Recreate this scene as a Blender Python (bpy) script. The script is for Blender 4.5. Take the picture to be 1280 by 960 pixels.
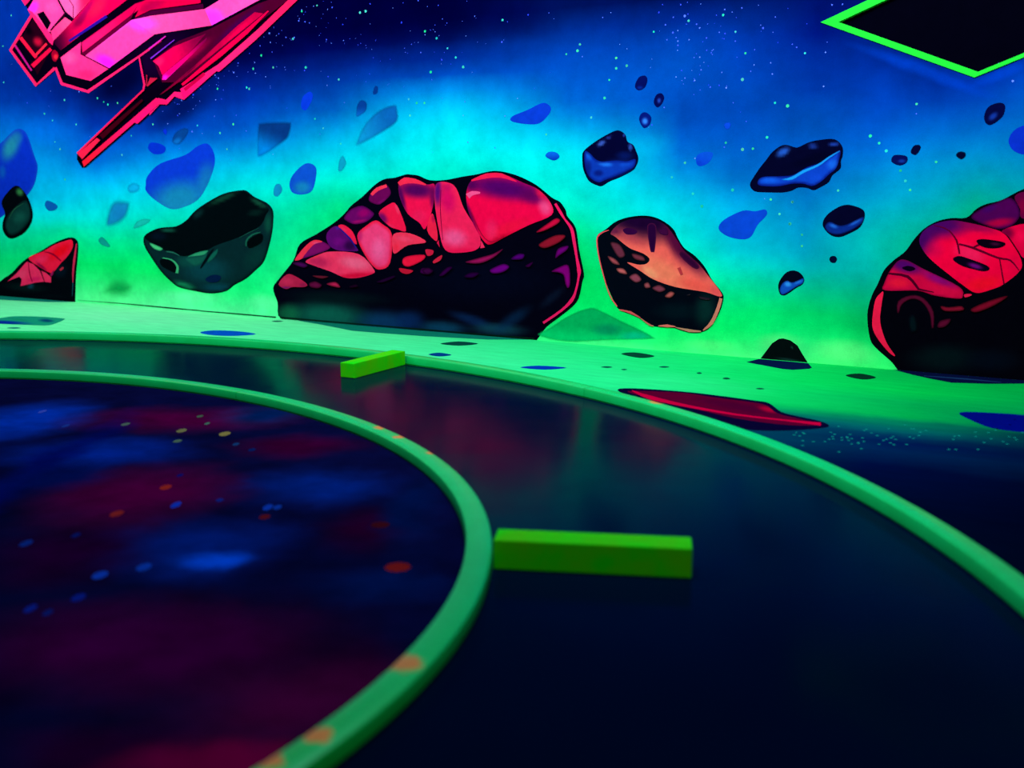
import bpy, bmesh, math, random
import numpy as np
from mathutils import Vector, Matrix
from mathutils.geometry import delaunay_2d_cdt

scene = bpy.context.scene
col = scene.collection
for o in list(bpy.data.objects):
    bpy.data.objects.remove(o, do_unlink=True)

# ------------------------------------------------------------------ camera
YAW = -0.51586                       # heading of the mural wall
WALL_O = Vector((-4.64, 9.433, 0.0))  # a point at the foot of the wall
ES = Vector((math.cos(YAW), math.sin(YAW), 0))
EN = Vector((math.sin(YAW), -math.cos(YAW), 0))   # out of the wall, into the room

cam_d = bpy.data.cameras.new('camera')
cam = bpy.data.objects.new('camera', cam_d)
col.objects.link(cam)
cam.location = (0, 0, 1.0)
cam.rotation_euler = (math.pi/2 - 0.19, 0, 0)
cam_d.sensor_width = 36
cam_d.lens = 36*1300/1280
cam_d.clip_start = 0.05
cam_d.dof.use_dof = True
cam_d.dof.focus_distance = 6.2
cam_d.dof.aperture_fstop = 1.5
scene.camera = cam

# ------------------------------------------------------------------ world, lamps, exposure
world = bpy.data.worlds.new('dark_room')
scene.world = world
world.use_nodes = True
world.node_tree.nodes['Background'].inputs['Color'].default_value = (0.10, 0.25, 1.0, 1)
world.node_tree.nodes['Background'].inputs['Strength'].default_value = 0.012
scene.view_settings.view_transform = 'Standard'
scene.view_settings.look = 'None'
scene.view_settings.gamma = 1
scene.view_settings.use_curve_mapping = False
scene.view_settings.exposure = 0.0

CEILING = 3.3
def tube_or_fill_lamp(s, d, length, power, tilt, color=(0.93, 0.95, 1.06), width=0.16, z=CEILING-0.1):
    ld = bpy.data.lights.new('ceiling_tube_or_fill', 'AREA')
    ld.shape = 'RECTANGLE'
    ld.size = length
    ld.size_y = width
    ld.energy = power
    ld.color = color
    o = bpy.data.objects.new('ceiling_tube_or_fill', ld)
    col.objects.link(o)
    p = WALL_O + ES*s + EN*d
    o.location = (p.x, p.y, z)
    # local -Z points down, tilted towards the wall
    down = Vector((0, 0, -1))*math.cos(tilt) - EN*math.sin(tilt)
    x = ES
    zax = -down
    y = zax.cross(x)
    o.rotation_euler = Matrix((x, y, zax)).transposed().to_euler()
    return o
tube_or_fill_lamp(1.2, 2.7, 2.4, 165, 1.25)      # row washing the mural
tube_or_fill_lamp(4.3, 2.7, 2.4, 84, 1.25)
tube_or_fill_lamp(7.8, 2.7, 2.4, 175, 1.25)
tube_or_fill_lamp(7.2, 3.3, 1.2, 50, 0.1, (0.6, 0.95, 1.4))   # added over the lane, blue-tinted to turn curb tops teal
tube_or_fill_lamp(3.6, 4.4, 1.2, 20, 0.1, (0.8, 0.95, 1.4))   # added over the disc to brighten the near top faces
tube_or_fill_lamp(10.5, 8.5, 2.4, 75, 0.6, (0.9, 1.0, 0.4))   # added fill behind the camera, yellowish, for the side faces

# ------------------------------------------------------------------ colour helpers
ALBEDO = 0.80
def lin(c, k=ALBEDO):
    r = []
    for v in c:
        v = v/255
        r.append(k*(v/12.92 if v <= 0.04045 else ((v+0.055)/1.055)**2.4))
    return r

class Nodes:
    def __init__(self, name, rough=0.6, spec=0.3):
        self.m = bpy.data.materials.new(name)
        self.m.use_nodes = True
        self.t = self.m.node_tree
        self.b = self.t.nodes['Principled BSDF']
        self.b.inputs['Roughness'].default_value = rough
        self.b.inputs['Specular IOR Level'].default_value = spec
    def n(self, kind, **kw):
        x = self.t.nodes.new(kind)
        for k, v in kw.items():
            setattr(x, k, v)
        return x
    def link(self, a, b):
        self.t.links.new(a, b)
    def mix(self, fac, a, b, mode='MIX'):
        x = self.n('ShaderNodeMix', data_type='RGBA', blend_type=mode)
        for i, v in ((0, fac), (6, a), (7, b)):
            if isinstance(v, bpy.types.NodeSocket):
                self.link(v, x.inputs[i])
            elif i == 0:
                x.inputs[0].default_value = v
            else:
                x.inputs[i].default_value = (*v, 1)
        return x.outputs[2]
    def math(self, op, a, b=0.0):
        x = self.n('ShaderNodeMath', operation=op)
        for i, v in ((0, a), (1, b)):
            if isinstance(v, bpy.types.NodeSocket):
                self.link(v, x.inputs[i])
            else:
                x.inputs[i].default_value = v
        return x.outputs[0]
    def maprange(self, v, a, b, c=0.0, d=1.0, smooth=False):
        x = self.n('ShaderNodeMapRange', interpolation_type='SMOOTHSTEP' if smooth else 'LINEAR')
        self.link(v, x.inputs['Value'])
        for k, q in (('From Min', a), ('From Max', b), ('To Min', c), ('To Max', d)):
            x.inputs[k].default_value = q
        return x.outputs[0]
    def noise(self, vec, scale, detail=4.0, rough=0.55):
        x = self.n('ShaderNodeTexNoise')
        if vec is not None:
            self.link(vec, x.inputs['Vector'])
        x.inputs['Scale'].default_value = scale
        x.inputs['Detail'].default_value = detail
        x.inputs['Roughness'].default_value = rough
        return x
    def coord(self, out='Object'):
        return self.n('ShaderNodeTexCoord').outputs[out]
    def position(self):
        return self.n('ShaderNodeNewGeometry').outputs['Position']
    def mapping(self, vec, loc=(0, 0, 0), rot=(0, 0, 0), scale=(1, 1, 1), kind='POINT'):
        x = self.n('ShaderNodeMapping', vector_type=kind)
        self.link(vec, x.inputs['Vector'])
        x.inputs['Location'].default_value = loc
        x.inputs['Rotation'].default_value = rot
        x.inputs['Scale'].default_value = scale
        return x.outputs[0]
    def jitter(self, vec, scale, amount, detail=4.0):
        nz = self.noise(vec, scale, detail)
        sub = self.n('ShaderNodeVectorMath', operation='SUBTRACT')
        self.link(nz.outputs['Color'], sub.inputs[0])
        sub.inputs[1].default_value = (0.5, 0.5, 0.5)
        sc = self.n('ShaderNodeVectorMath', operation='SCALE')
        self.link(sub.outputs[0], sc.inputs[0])
        sc.inputs['Scale'].default_value = amount
        ad = self.n('ShaderNodeVectorMath', operation='ADD')
        self.link(vec, ad.inputs[0])
        self.link(sc.outputs[0], ad.inputs[1])
        return ad.outputs[0]
    def blob(self, vec, x, y, rx, ry, ang=0.0, hard=0.0):
        v = self.mapping(vec, (x, y, 0), (0, 0, ang), (rx, ry, 1000.0), 'TEXTURE')
        ln = self.n('ShaderNodeVectorMath', operation='LENGTH')
        self.link(v, ln.inputs[0])
        return self.maprange(ln.outputs['Value'], 1.0, hard, 0, 1, True)
    def grid(self, u, v, columns, stops):
        """colour sheet: one ramp along v for each column, blended along u"""
        vmax = stops[-1]
        f = self.maprange(v, 0, vmax)
        c = None
        last = None
        for s, cols in columns:
            r = self.n('ShaderNodeValToRGB')
            e = r.color_ramp.elements
            while len(e) < len(stops):
                e.new(0.5)
            for el, z, cc in zip(e, stops, cols):
                el.position = z/vmax
            for el, z, cc in zip(r.color_ramp.elements, stops, cols):
                el.position = z/vmax
                el.color = (*lin(cc), 1)
            self.link(f, r.inputs[0])
            if c is None:
                c = r.outputs[0]
            else:
                c = self.mix(self.maprange(u, last, s), c, r.outputs[0])
            last = s
        return c
    def color(self, sock):
        if isinstance(sock, bpy.types.NodeSocket):
            self.link(sock, self.b.inputs['Base Color'])
        else:
            self.b.inputs['Base Color'].default_value = (*sock, 1)
        return self.m
    def bump(self, h, strength=0.1, dist=0.01):
        x = self.n('ShaderNodeBump')
        x.inputs['Strength'].default_value = strength
        x.inputs['Distance'].default_value = dist
        self.link(h, x.inputs['Height'])
        self.link(x.outputs[0], self.b.inputs['Normal'])

def tag(o, label=None, cat=None, group=None, kind=None):
    if label: o['label'] = label
    if cat: o['category'] = cat
    if group: o['group'] = group
    if kind: o['kind'] = kind
    return o

def mesh_obj(name, verts, faces, mat, parent=None, loc=(0, 0, 0), smooth=False):
    me = bpy.data.meshes.new(name)
    me.from_pydata([tuple(v) for v in verts], [], [tuple(f) for f in faces])
    me.update()
    if smooth:
        for p in me.polygons:
            p.use_smooth = True
    if mat: me.materials.append(mat)
    o = bpy.data.objects.new(name, me)
    col.objects.link(o)
    o.location = loc
    if parent: o.parent = parent
    return o

def bm_obj(name, bm, mat, parent=None, loc=(0, 0, 0)):
    me = bpy.data.meshes.new(name)
    bmesh.ops.recalc_face_normals(bm, faces=bm.faces[:])
    bm.to_mesh(me)
    bm.free()
    me.materials.append(mat)
    o = bpy.data.objects.new(name, me)
    col.objects.link(o)
    o.location = loc
    if parent: o.parent = parent
    return o

# ------------------------------------------------------------------ measured mural and floor colours; mural lightened low, darkened high to offset the lamps
MURAL_HEIGHTS = [0, 0.05, 0.1, 0.16, 0.22, 0.28, 0.34, 0.4, 0.47, 0.54, 0.62, 0.7, 0.78, 0.86, 0.94, 1.02, 1.1, 1.18, 1.26, 1.34, 1.42, 1.5, 1.6, 1.7, 1.8, 1.92, 2.05, 2.2, 2.4, 2.65]
MURAL_COLUMNS = [
 (-1,[(43,257,156),(39,254,153),(31,248,149),(21,241,143),(11,233,138),(2,226,133),(0,224,143),(0,222,156),(0,220,172),(0,217,187),(0,213,206),(0,207,217),(0,200,225),(0,192,233),(0,184,231),(0,175,228),(0,167,226),(0,159,223),(0,149,220),(0,139,217),(0,128,214),(0,118,210),(0,99,201),(0,76,187),(0,64,177),(0,55,169),(0,61,178),(0,66,184),(0,60,177),(0,55,172)]),
 (0.905,[(80,262,161),(75,260,158),(61,255,149),(43,249,139),(27,243,128),(11,236,118),(0,232,114),(0,231,124),(0,230,136),(0,229,148),(0,227,170),(0,222,209),(0,208,222),(0,194,229),(0,183,228),(0,172,227),(0,158,223),(0,145,219),(0,131,214),(0,117,208),(0,100,197),(0,83,184),(0,59,159),(0,37,133),(0,30,117),(0,27,111),(0,30,115),(0,32,119),(0,33,122),(0,34,125)]),
 (1.404,[(100,264,163),(96,263,160),(80,259,152),(57,253,140),(35,248,129),(17,242,119),(1,237,112),(0,236,125),(0,234,141),(0,233,158),(0,230,187),(0,226,211),(0,221,224),(0,210,229),(0,196,231),(0,166,227),(0,133,217),(0,100,201),(0,84,189),(0,68,175),(0,55,158),(0,41,140),(0,31,118),(0,21,95),(0,15,81),(0,14,80),(0,14,80),(0,14,81),(0,14,82),(0,15,84)]),
 (2.148,[(112,264,180),(97,261,169),(77,257,155),(54,252,138),(33,245,124),(10,238,110),(1,234,110),(0,233,120),(0,231,133),(0,229,146),(0,226,163),(0,223,182),(0,220,201),(0,213,213),(0,203,220),(0,193,226),(0,174,226),(0,145,219),(0,115,209),(0,85,184),(0,54,160),(0,36,127),(0,18,89),(0,10,65),(0,7,57),(0,6,57),(0,6,57),(0,5,56),(0,5,56),(0,5,57)]),
 (3.075,[(102,264,175),(88,261,167),(65,257,155),(38,253,141),(21,248,134),(16,244,135),(11,240,137),(6,236,138),(1,232,140),(1,230,149),(0,228,160),(0,226,171),(0,225,182),(0,225,197),(0,226,213),(0,213,218),(0,194,222),(0,167,220),(0,132,208),(0,96,190),(0,76,176),(0,65,167),(0,46,150),(0,31,125),(0,17,99),(0,4,62),(0,1,50),(0,0,43),(0,0,40),(0,0,40)]),
 (3.906,[(82,259,156),(78,257,153),(72,255,151),(65,251,148),(58,248,145),(51,246,142),(45,243,138),(38,240,135),(30,236,132),(22,233,128),(13,229,124),(5,225,120),(0,225,126),(0,228,144),(0,231,170),(0,235,200),(0,226,216),(0,211,223),(0,190,222),(0,161,214),(0,125,199),(0,88,176),(0,66,158),(0,48,140),(0,28,114),(0,6,77),(0,0,52),(0,0,42),(0,0,39),(0,0,39)]),
 (4.847,[(62,259,150),(57,257,150),(52,255,150),(46,252,149),(40,249,149),(34,247,149),(28,244,148),(22,242,148),(15,239,148),(9,236,148),(1,232,148),(0,232,156),(0,233,166),(0,233,175),(0,233,185),(0,234,194),(0,234,204),(0,240,221),(0,238,230),(0,232,233),(0,211,230),(0,185,225),(0,135,212),(0,66,166),(0,35,125),(0,13,81),(0,2,53),(0,0,39),(0,0,39),(0,0,39)]),
 (5.734,[(63,259,146),(33,251,134),(18,246,126),(11,242,120),(4,238,113),(0,234,107),(0,229,100),(0,225,94),(0,223,95),(0,225,102),(0,226,114),(0,230,137),(0,233,173),(0,235,196),(0,236,209),(0,236,220),(0,232,224),(0,225,228),(0,196,224),(0,160,215),(0,123,202),(0,95,190),(0,81,179),(0,71,172),(0,58,155),(0,37,121),(0,14,76),(0,8,64),(0,8,64),(0,8,64)]),
 (6.468,[(71,261,140),(46,254,129),(21,247,119),(12,240,112),(3,234,105),(0,231,110),(0,230,121),(0,229,132),(0,228,146),(0,228,167),(0,228,193),(0,227,213),(0,222,223),(0,210,226),(0,192,223),(0,160,214),(0,126,202),(0,101,190),(0,83,178),(0,70,166),(0,66,161),(0,67,164),(0,72,170),(0,69,165),(0,58,154),(0,33,119),(0,11,69),(0,11,69),(0,11,69),(0,11,69)]),
 (6.805,[(86,264,145),(59,258,134),(30,251,123),(5,244,115),(1,240,117),(0,238,125),(0,237,143),(0,237,164),(0,236,189),(0,228,209),(0,203,214),(0,185,211),(0,175,212),(0,167,214),(0,143,206),(0,109,189),(0,96,183),(0,86,177),(0,76,170),(0,67,162),(0,62,156),(0,63,157),(0,58,154),(0,52,148),(0,46,141),(0,33,114),(0,8,64),(0,8,64),(0,8,64),(0,8,65)]),
 (7.222,[(80,265,137),(63,261,135),(43,257,132),(16,246,122),(0,233,114),(0,217,109),(0,204,120),(0,193,136),(0,185,158),(0,177,182),(0,159,187),(0,147,186),(0,138,188),(0,126,189),(0,114,188),(0,103,185),(0,94,182),(0,85,175),(0,77,166),(0,69,157),(0,61,150),(0,45,135),(0,41,133),(0,32,121),(0,17,105),(0,12,85),(0,10,77),(0,10,77),(0,10,77),(0,10,77)]),
 (7.567,[(66,265,131),(57,260,128),(37,250,122),(14,227,109),(0,203,98),(0,189,98),(0,185,113),(0,182,130),(0,180,153),(0,180,167),(0,178,169),(0,178,170),(0,174,181),(0,163,191),(0,148,197),(0,134,194),(0,116,192),(0,98,189),(0,82,179),(0,70,170),(0,60,162),(0,51,150),(0,36,127),(0,30,116),(0,22,101),(0,14,84),(0,12,82),(0,12,82),(0,13,82),(0,13,82)]),
 (7.857,[(40,249,111),(37,245,112),(30,238,111),(22,230,109),(15,218,106),(13,211,108),(11,206,111),(9,202,116),(6,197,120),(3,193,123),(0,187,125),(0,182,137),(0,176,152),(0,171,172),(0,163,188),(0,152,194),(0,139,196),(0,119,193),(0,96,182),(0,75,167),(0,54,151),(0,40,134),(0,34,123),(0,28,111),(0,22,99),(0,15,85),(0,15,85),(0,15,85),(0,15,85),(0,15,85)]),
 (8.076,[(28,237,99),(26,233,100),(24,229,101),(21,225,102),(19,220,104),(16,215,105),(14,211,106),(11,207,107),(8,202,109),(6,197,110),(3,192,112),(0,186,115),(0,178,120),(0,169,124),(0,163,145),(0,155,172),(0,142,184),(0,123,185),(0,99,180),(0,80,171),(0,61,157),(0,45,144),(0,38,133),(0,30,118),(0,23,102),(0,15,85),(0,15,85),(0,15,85),(0,15,85),(0,15,85)]),
 (8.291,[(23,227,94),(22,224,95),(20,221,97),(18,217,98),(16,213,100),(14,209,102),(12,205,104),(10,201,106),(7,197,108),(5,193,111),(3,188,113),(1,183,116),(0,175,126),(0,166,138),(0,157,152),(0,148,167),(0,136,180),(0,117,182),(0,104,181),(0,91,179),(0,78,174),(0,63,164),(0,46,148),(0,32,128),(0,23,105),(0,15,85),(0,15,85),(0,15,85),(0,15,85),(0,15,85)])]
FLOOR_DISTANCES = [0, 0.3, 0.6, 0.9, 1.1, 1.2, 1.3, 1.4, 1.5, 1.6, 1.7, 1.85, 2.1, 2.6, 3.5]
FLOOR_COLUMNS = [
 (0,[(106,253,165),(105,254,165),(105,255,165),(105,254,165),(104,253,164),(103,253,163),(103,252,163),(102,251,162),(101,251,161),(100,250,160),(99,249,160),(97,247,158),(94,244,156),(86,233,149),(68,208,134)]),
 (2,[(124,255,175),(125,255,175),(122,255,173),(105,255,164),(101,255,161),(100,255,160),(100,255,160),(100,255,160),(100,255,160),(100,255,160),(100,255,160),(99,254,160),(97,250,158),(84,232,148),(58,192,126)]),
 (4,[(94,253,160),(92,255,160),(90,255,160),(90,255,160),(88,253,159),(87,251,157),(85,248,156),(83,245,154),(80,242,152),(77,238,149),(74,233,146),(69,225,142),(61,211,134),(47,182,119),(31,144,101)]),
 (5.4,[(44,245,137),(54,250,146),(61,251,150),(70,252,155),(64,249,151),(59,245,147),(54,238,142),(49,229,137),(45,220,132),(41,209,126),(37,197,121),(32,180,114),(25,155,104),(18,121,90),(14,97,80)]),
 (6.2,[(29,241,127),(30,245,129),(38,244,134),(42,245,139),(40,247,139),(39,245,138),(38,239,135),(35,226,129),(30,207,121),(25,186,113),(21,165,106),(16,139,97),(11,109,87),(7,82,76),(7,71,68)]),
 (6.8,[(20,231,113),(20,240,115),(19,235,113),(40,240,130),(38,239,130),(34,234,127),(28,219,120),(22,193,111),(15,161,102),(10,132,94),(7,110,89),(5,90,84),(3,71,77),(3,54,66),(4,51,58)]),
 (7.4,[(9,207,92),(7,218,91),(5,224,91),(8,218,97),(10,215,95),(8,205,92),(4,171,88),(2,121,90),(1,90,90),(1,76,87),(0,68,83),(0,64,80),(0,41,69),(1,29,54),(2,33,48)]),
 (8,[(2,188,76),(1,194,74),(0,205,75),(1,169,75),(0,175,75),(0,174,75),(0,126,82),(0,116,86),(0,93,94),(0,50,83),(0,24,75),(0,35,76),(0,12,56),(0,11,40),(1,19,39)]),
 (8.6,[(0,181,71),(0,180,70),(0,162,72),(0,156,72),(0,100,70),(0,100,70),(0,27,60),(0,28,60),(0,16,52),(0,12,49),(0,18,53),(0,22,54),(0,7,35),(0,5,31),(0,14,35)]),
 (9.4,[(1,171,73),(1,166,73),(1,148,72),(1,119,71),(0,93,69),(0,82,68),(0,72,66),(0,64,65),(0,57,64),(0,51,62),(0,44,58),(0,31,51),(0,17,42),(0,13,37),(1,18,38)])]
GREEN_STARS = [5266,2010,5807,1829,5791,1794,5715,1778,6048,1737,6049,1678,6117,1689,6005,1613,5976,1509,5889,1398,6283,1870,6495,1916,6698,1932,6773,1837,6835,1718,6824,1577,7015,1443,7086,1424,6979,1257,6901,1196,6841,1193,6741,1232,6499,1122,6420,1039,6554,944,6792,966,6611,872,7016,914,7140,901,7070,834,7132,780,5580,1304,7167,1699,7761,1410,7538,1252,7586,1214,7625,1173,7878,1113,7704,1070,7732,1016,7386,965,7139,901,7759,969,7202,721,7205,658,7130,779,4770,1933,4853,1865,4679,1982,4972,1742,4720,1723,3953,1712,3666,1807,3360,1823,3168,1824,3251,1912,3555,2008,3644,2186,3782,2214,4152,2139,4200,2144,4540,1557,4604,1530,4666,1528,4548,1451,3729,1454,3801,1387,3953,1277,4916,1804,3096,1695,3120,1685,482,2395,337,2155,805,1581,901,1523,1195,1483,1073,1683,1547,1650,1595,1628,1708,1636,1476,1682,1841,1378,1718,1230,911,1347,967,1287,1000,1037,2945,1437,2576,1438,2806,1377,2095,1460,2869,1257,2804,1699,303,1858,3661,1807]
DISC_CLOUDS = [(-2.120,4.335,0.305,0.433,0.000,(0,40,135)),
 (-1.582,3.834,0.364,0.257,0.000,(0,30,110)),
 (-0.670,3.356,0.293,0.265,0.000,(0,24,88)),
 (-1.228,3.265,0.335,0.418,0.000,(72,0,44)),
 (-1.419,4.391,0.518,0.260,0.000,(58,0,38)),
 (-0.830,3.877,0.276,0.200,0.000,(42,0,30)),
 (-0.871,2.763,0.266,0.281,0.000,(0,26,95)),
 (-0.807,2.678,0.119,0.082,0.000,(0,62,175)),
 (-0.423,2.921,0.187,0.217,0.000,(30,0,26)),
 (-0.324,2.487,0.181,0.160,0.000,(0,16,60)),
 (-0.695,2.166,0.386,0.297,0.000,(36,0,28)),
 (-0.543,1.698,0.171,0.099,0.000,(88,0,40)),
 (-1.695,3.314,0.107,1.268,0.000,(0,6,72)),
 (-1.040,2.029,0.099,0.356,0.000,(4,2,30)),
 (-1.222,2.697,0.260,0.267,0.000,(30,0,34)),
 (-0.365,2.003,0.164,0.215,0.000,(26,0,26)),
 (-0.297,3.084,0.121,0.470,0.000,(0,12,50)),
 (-1.091,4.467,0.211,0.231,0.000,(0,20,60)),
 (-1.604,3.469,0.220,0.281,0.000,(0,14,70)),
 (-0.870,2.157,0.386,0.259,0.000,(52,0,44)),
 (-0.411,1.899,0.282,0.197,0.000,(58,2,40)),
 (-0.715,1.740,0.233,0.118,0.000,(30,0,34)),
 (-0.485,1.696,0.185,0.082,0.000,(96,0,44))]
DISC_SPOTS = [(-1.160,3.355,0.019,0.030,(190,45,35)),
 (-1.218,3.072,0.020,0.034,(170,40,40)),
 (-0.755,3.040,0.017,0.024,(110,20,30)),
 (-0.303,2.616,0.036,0.036,(150,28,28)),
 (-0.393,2.965,0.029,0.030,(70,12,24)),
 (-1.361,4.170,0.020,0.036,(120,115,70)),
 (-1.322,3.994,0.016,0.027,(85,110,85)),
 (-1.168,4.114,0.023,0.040,(140,125,65)),
 (-1.634,4.286,0.017,0.032,(85,105,90)),
 (-1.365,4.440,0.014,0.027,(70,95,70)),
 (-1.293,4.301,0.010,0.025,(70,110,90)),
 (-1.078,3.943,0.012,0.026,(20,60,110)),
 (-1.064,3.161,0.015,0.035,(20,60,190)),
 (-0.767,3.136,0.015,0.034,(15,60,170)),
 (-0.737,3.136,0.013,0.025,(15,60,160)),
 (-0.939,3.212,0.013,0.018,(10,40,130)),
 (-1.070,2.559,0.019,0.030,(20,70,190)),
 (-0.976,2.616,0.019,0.031,(15,65,175)),
 (-1.065,2.410,0.016,0.027,(12,35,140)),
 (-1.152,2.342,0.013,0.026,(14,40,150)),
 (-1.100,2.318,0.011,0.021,(10,35,120)),
 (-1.374,2.803,0.016,0.030,(12,50,140)),
 (-2.097,4.538,0.014,0.037,(60,80,190)),
 (-1.875,4.257,0.013,0.032,(30,60,150)),
 (-1.261,2.871,0.012,0.023,(12,30,110)),
 (-1.158,3.501,0.011,0.021,(8,20,110)),
 (-0.994,3.856,0.015,0.025,(6,30,90))]
SCUFFS = [(-0.218,1.966,0.048), (-0.345,1.688,0.034), (-0.408,1.604,0.030), (-0.528,4.051,0.032), (-0.434,3.890,0.032), (0.660,4.516,0.058), (-0.289,3.648,0.029)]
FLOOR_SPECKS = [1337,4014,1265,4031,1246,4267,1859,3978,1869,4077,1363,3976,1283,4036,2018,4059,1914,4039,1371,4254,1470,4201,2018,4213,1940,3991,1759,4029,1607,4046,1191,3992,2007,4022,1454,4181,2106,4285,2000,4187,1670,4207,1528,4027,1306,4147,1130,3928,1191,4140,1674,4150,1660,4281,1242,3832,1519,4052,1359,3964,1478,4092,1709,4180,2002,4072,1348,4069,1901,4151,1470,4137,1312,4115,1808,4089,1939,3955,2090,4145,1165,4146,1787,3869,1488,3971,1951,4145,1405,4053,1236,3993,1474,4010,1145,4105,1153,4007,1436,3950,1344,3880,1491,3943,1324,4059,1292,4076,1785,4080,1601,4071,1358,4041,1647,4094,1998,4350,1542,3945,1374,4111,1537,4078,1330,3955,1662,4211,1162,4087,1312,4019,1345,4053,1191,4124,2173,4386,1566,4211,1675,3868,1702,3868,1391,3994,1494,4033]
MURAL_CLOUDS = [(1.756,1.823,0.414,0.183,0.378,0.95,(0,2,42)),
 (2.400,1.556,0.397,0.118,0.341,0.8,(0,10,72)),
 (4.285,2.117,1.278,0.216,-0.075,0.8,(0,0,46)),
 (5.334,2.005,0.337,0.119,-0.073,0.5,(0,4,70)),
 (3.054,2.060,0.457,0.281,-0.066,0.7,(0,0,50)),
 (7.766,1.578,0.397,0.035,-0.374,0.55,(0,62,190)),
 (8.147,1.543,0.139,0.032,0.333,0.5,(0,62,190)),
 (0.828,0.169,0.230,0.113,0.045,0.8,(90,255,165)),
 (2.367,0.111,0.392,0.064,0.053,0.7,(110,255,175)),
 (3.170,0.117,0.200,0.074,0.055,0.6,(110,255,175)),
 (1.591,0.230,0.287,0.094,0.044,0.35,(0,190,90)),
 (7.109,0.095,0.137,0.065,0.075,0.5,(110,255,140)),
 (7.470,0.077,0.193,0.073,-0.011,0.6,(110,255,140)),
 (6.027,0.003,0.321,0.041,0.011,0.5,(90,255,150)),
 (6.679,0.053,0.195,0.039,0.008,0.5,(100,255,140)),
 (6.110,1.189,0.304,0.086,0.144,0.3,(0,200,240)),
 (5.626,0.701,0.141,0.151,0.022,0.4,(0,225,100)),
 (0.831,1.431,0.403,0.133,-0.024,0.3,(0,110,225)),
 (1.422,1.353,0.463,0.092,0.211,0.4,(0,95,205))]

# ------------------------------------------------------------------ surface materials
def make_mural():
    N = Nodes('mural_sky_paint', 0.9, 0.0)
    c = N.coord()
    cj = N.jitter(c, 1.6, 0.07, 6)
    cj = N.jitter(cj, 9.0, 0.02, 4)
    sep = N.n('ShaderNodeSeparateXYZ')
    N.link(cj, sep.inputs[0])
    base = N.grid(sep.outputs['X'], sep.outputs['Z'], MURAL_COLUMNS, MURAL_HEIGHTS)
    # sprayed clouds with a place of their own on the mural
    flat = N.n('ShaderNodeCombineXYZ')
    N.link(sep.outputs['X'], flat.inputs[0])
    N.link(sep.outputs['Z'], flat.inputs[1])
    for x, z, rx, rz, a, st, cc in MURAL_CLOUDS:
        f = N.math('MULTIPLY', N.blob(flat.outputs[0], x, z, rx*1.25, rz*1.25, a, 0.15), st)
        base = N.mix(f, base, lin(cc))
    # cloudy spray-can mottling
    nz = N.noise(c, 3.6, 8, 0.66)
    m = N.maprange(nz.outputs['Fac'], 0.3, 0.7, 0.78, 1.18)
    base = N.mix(1.0, base, N.n('ShaderNodeCombineColor').outputs[0], 'MULTIPLY')
    cc = base.node.inputs[7].links[0].from_node
    for i in range(3):
        N.link(m, cc.inputs[i])
    fine = N.noise(c, 170, 2, 0.6)
    m2 = N.maprange(fine.outputs['Fac'], 0.3, 0.7, 0.93, 1.07)
    b2 = N.mix(1.0, base, N.n('ShaderNodeCombineColor').outputs[0], 'MULTIPLY')
    cc = b2.node.inputs[7].links[0].from_node
    for i in range(3):
        N.link(m2, cc.inputs[i])
    N.bump(fine.outputs['Fac'], 0.08, 0.004)
    return N.color(b2)

def make_floor():
    N = Nodes('painted_concrete_floor', 0.8, 0.0)
    # wall-aligned coordinates: x along the wall, y = distance from it
    c = N.position()
    v = N.n('ShaderNodeVectorMath', operation='SUBTRACT')
    N.link(c, v.inputs[0])
    v.inputs[1].default_value = WALL_O
    def dot(w):
        d = N.n('ShaderNodeVectorMath', operation='DOT_PRODUCT')
        N.link(v.outputs[0], d.inputs[0])
        d.inputs[1].default_value = w
        return d.outputs['Value']
    cmb = N.n('ShaderNodeCombineXYZ')
    N.link(dot(ES), cmb.inputs[0])
    N.link(dot(EN), cmb.inputs[1])
    uv = cmb.outputs[0]
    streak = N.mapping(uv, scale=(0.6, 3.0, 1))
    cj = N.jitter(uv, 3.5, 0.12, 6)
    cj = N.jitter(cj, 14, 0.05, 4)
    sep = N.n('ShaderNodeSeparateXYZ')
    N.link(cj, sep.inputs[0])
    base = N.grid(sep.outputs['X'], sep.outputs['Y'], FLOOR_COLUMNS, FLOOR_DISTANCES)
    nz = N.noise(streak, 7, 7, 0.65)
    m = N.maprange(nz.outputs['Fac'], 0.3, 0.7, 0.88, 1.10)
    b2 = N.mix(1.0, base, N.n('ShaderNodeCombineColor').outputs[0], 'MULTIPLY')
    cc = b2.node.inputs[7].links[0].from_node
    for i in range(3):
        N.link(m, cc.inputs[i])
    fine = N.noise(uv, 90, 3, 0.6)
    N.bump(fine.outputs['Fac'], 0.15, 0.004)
    return N.color(b2)

def make_lane():
    N = Nodes('black_gloss_lane', 0.2, 0.5)
    N.b.inputs['IOR'].default_value = 1.06
    c = N.position()
    nz = N.noise(c, 1.3, 4, 0.5)
    N.color(N.mix(nz.outputs['Fac'], lin((0, 11, 36)), lin((0, 15, 47))))
    r = N.maprange(N.noise(c, 5.0, 4).outputs['Fac'], 0.3, 0.7, 0.13, 0.19)
    N.link(r, N.b.inputs['Roughness'])
    return N.m

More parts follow.
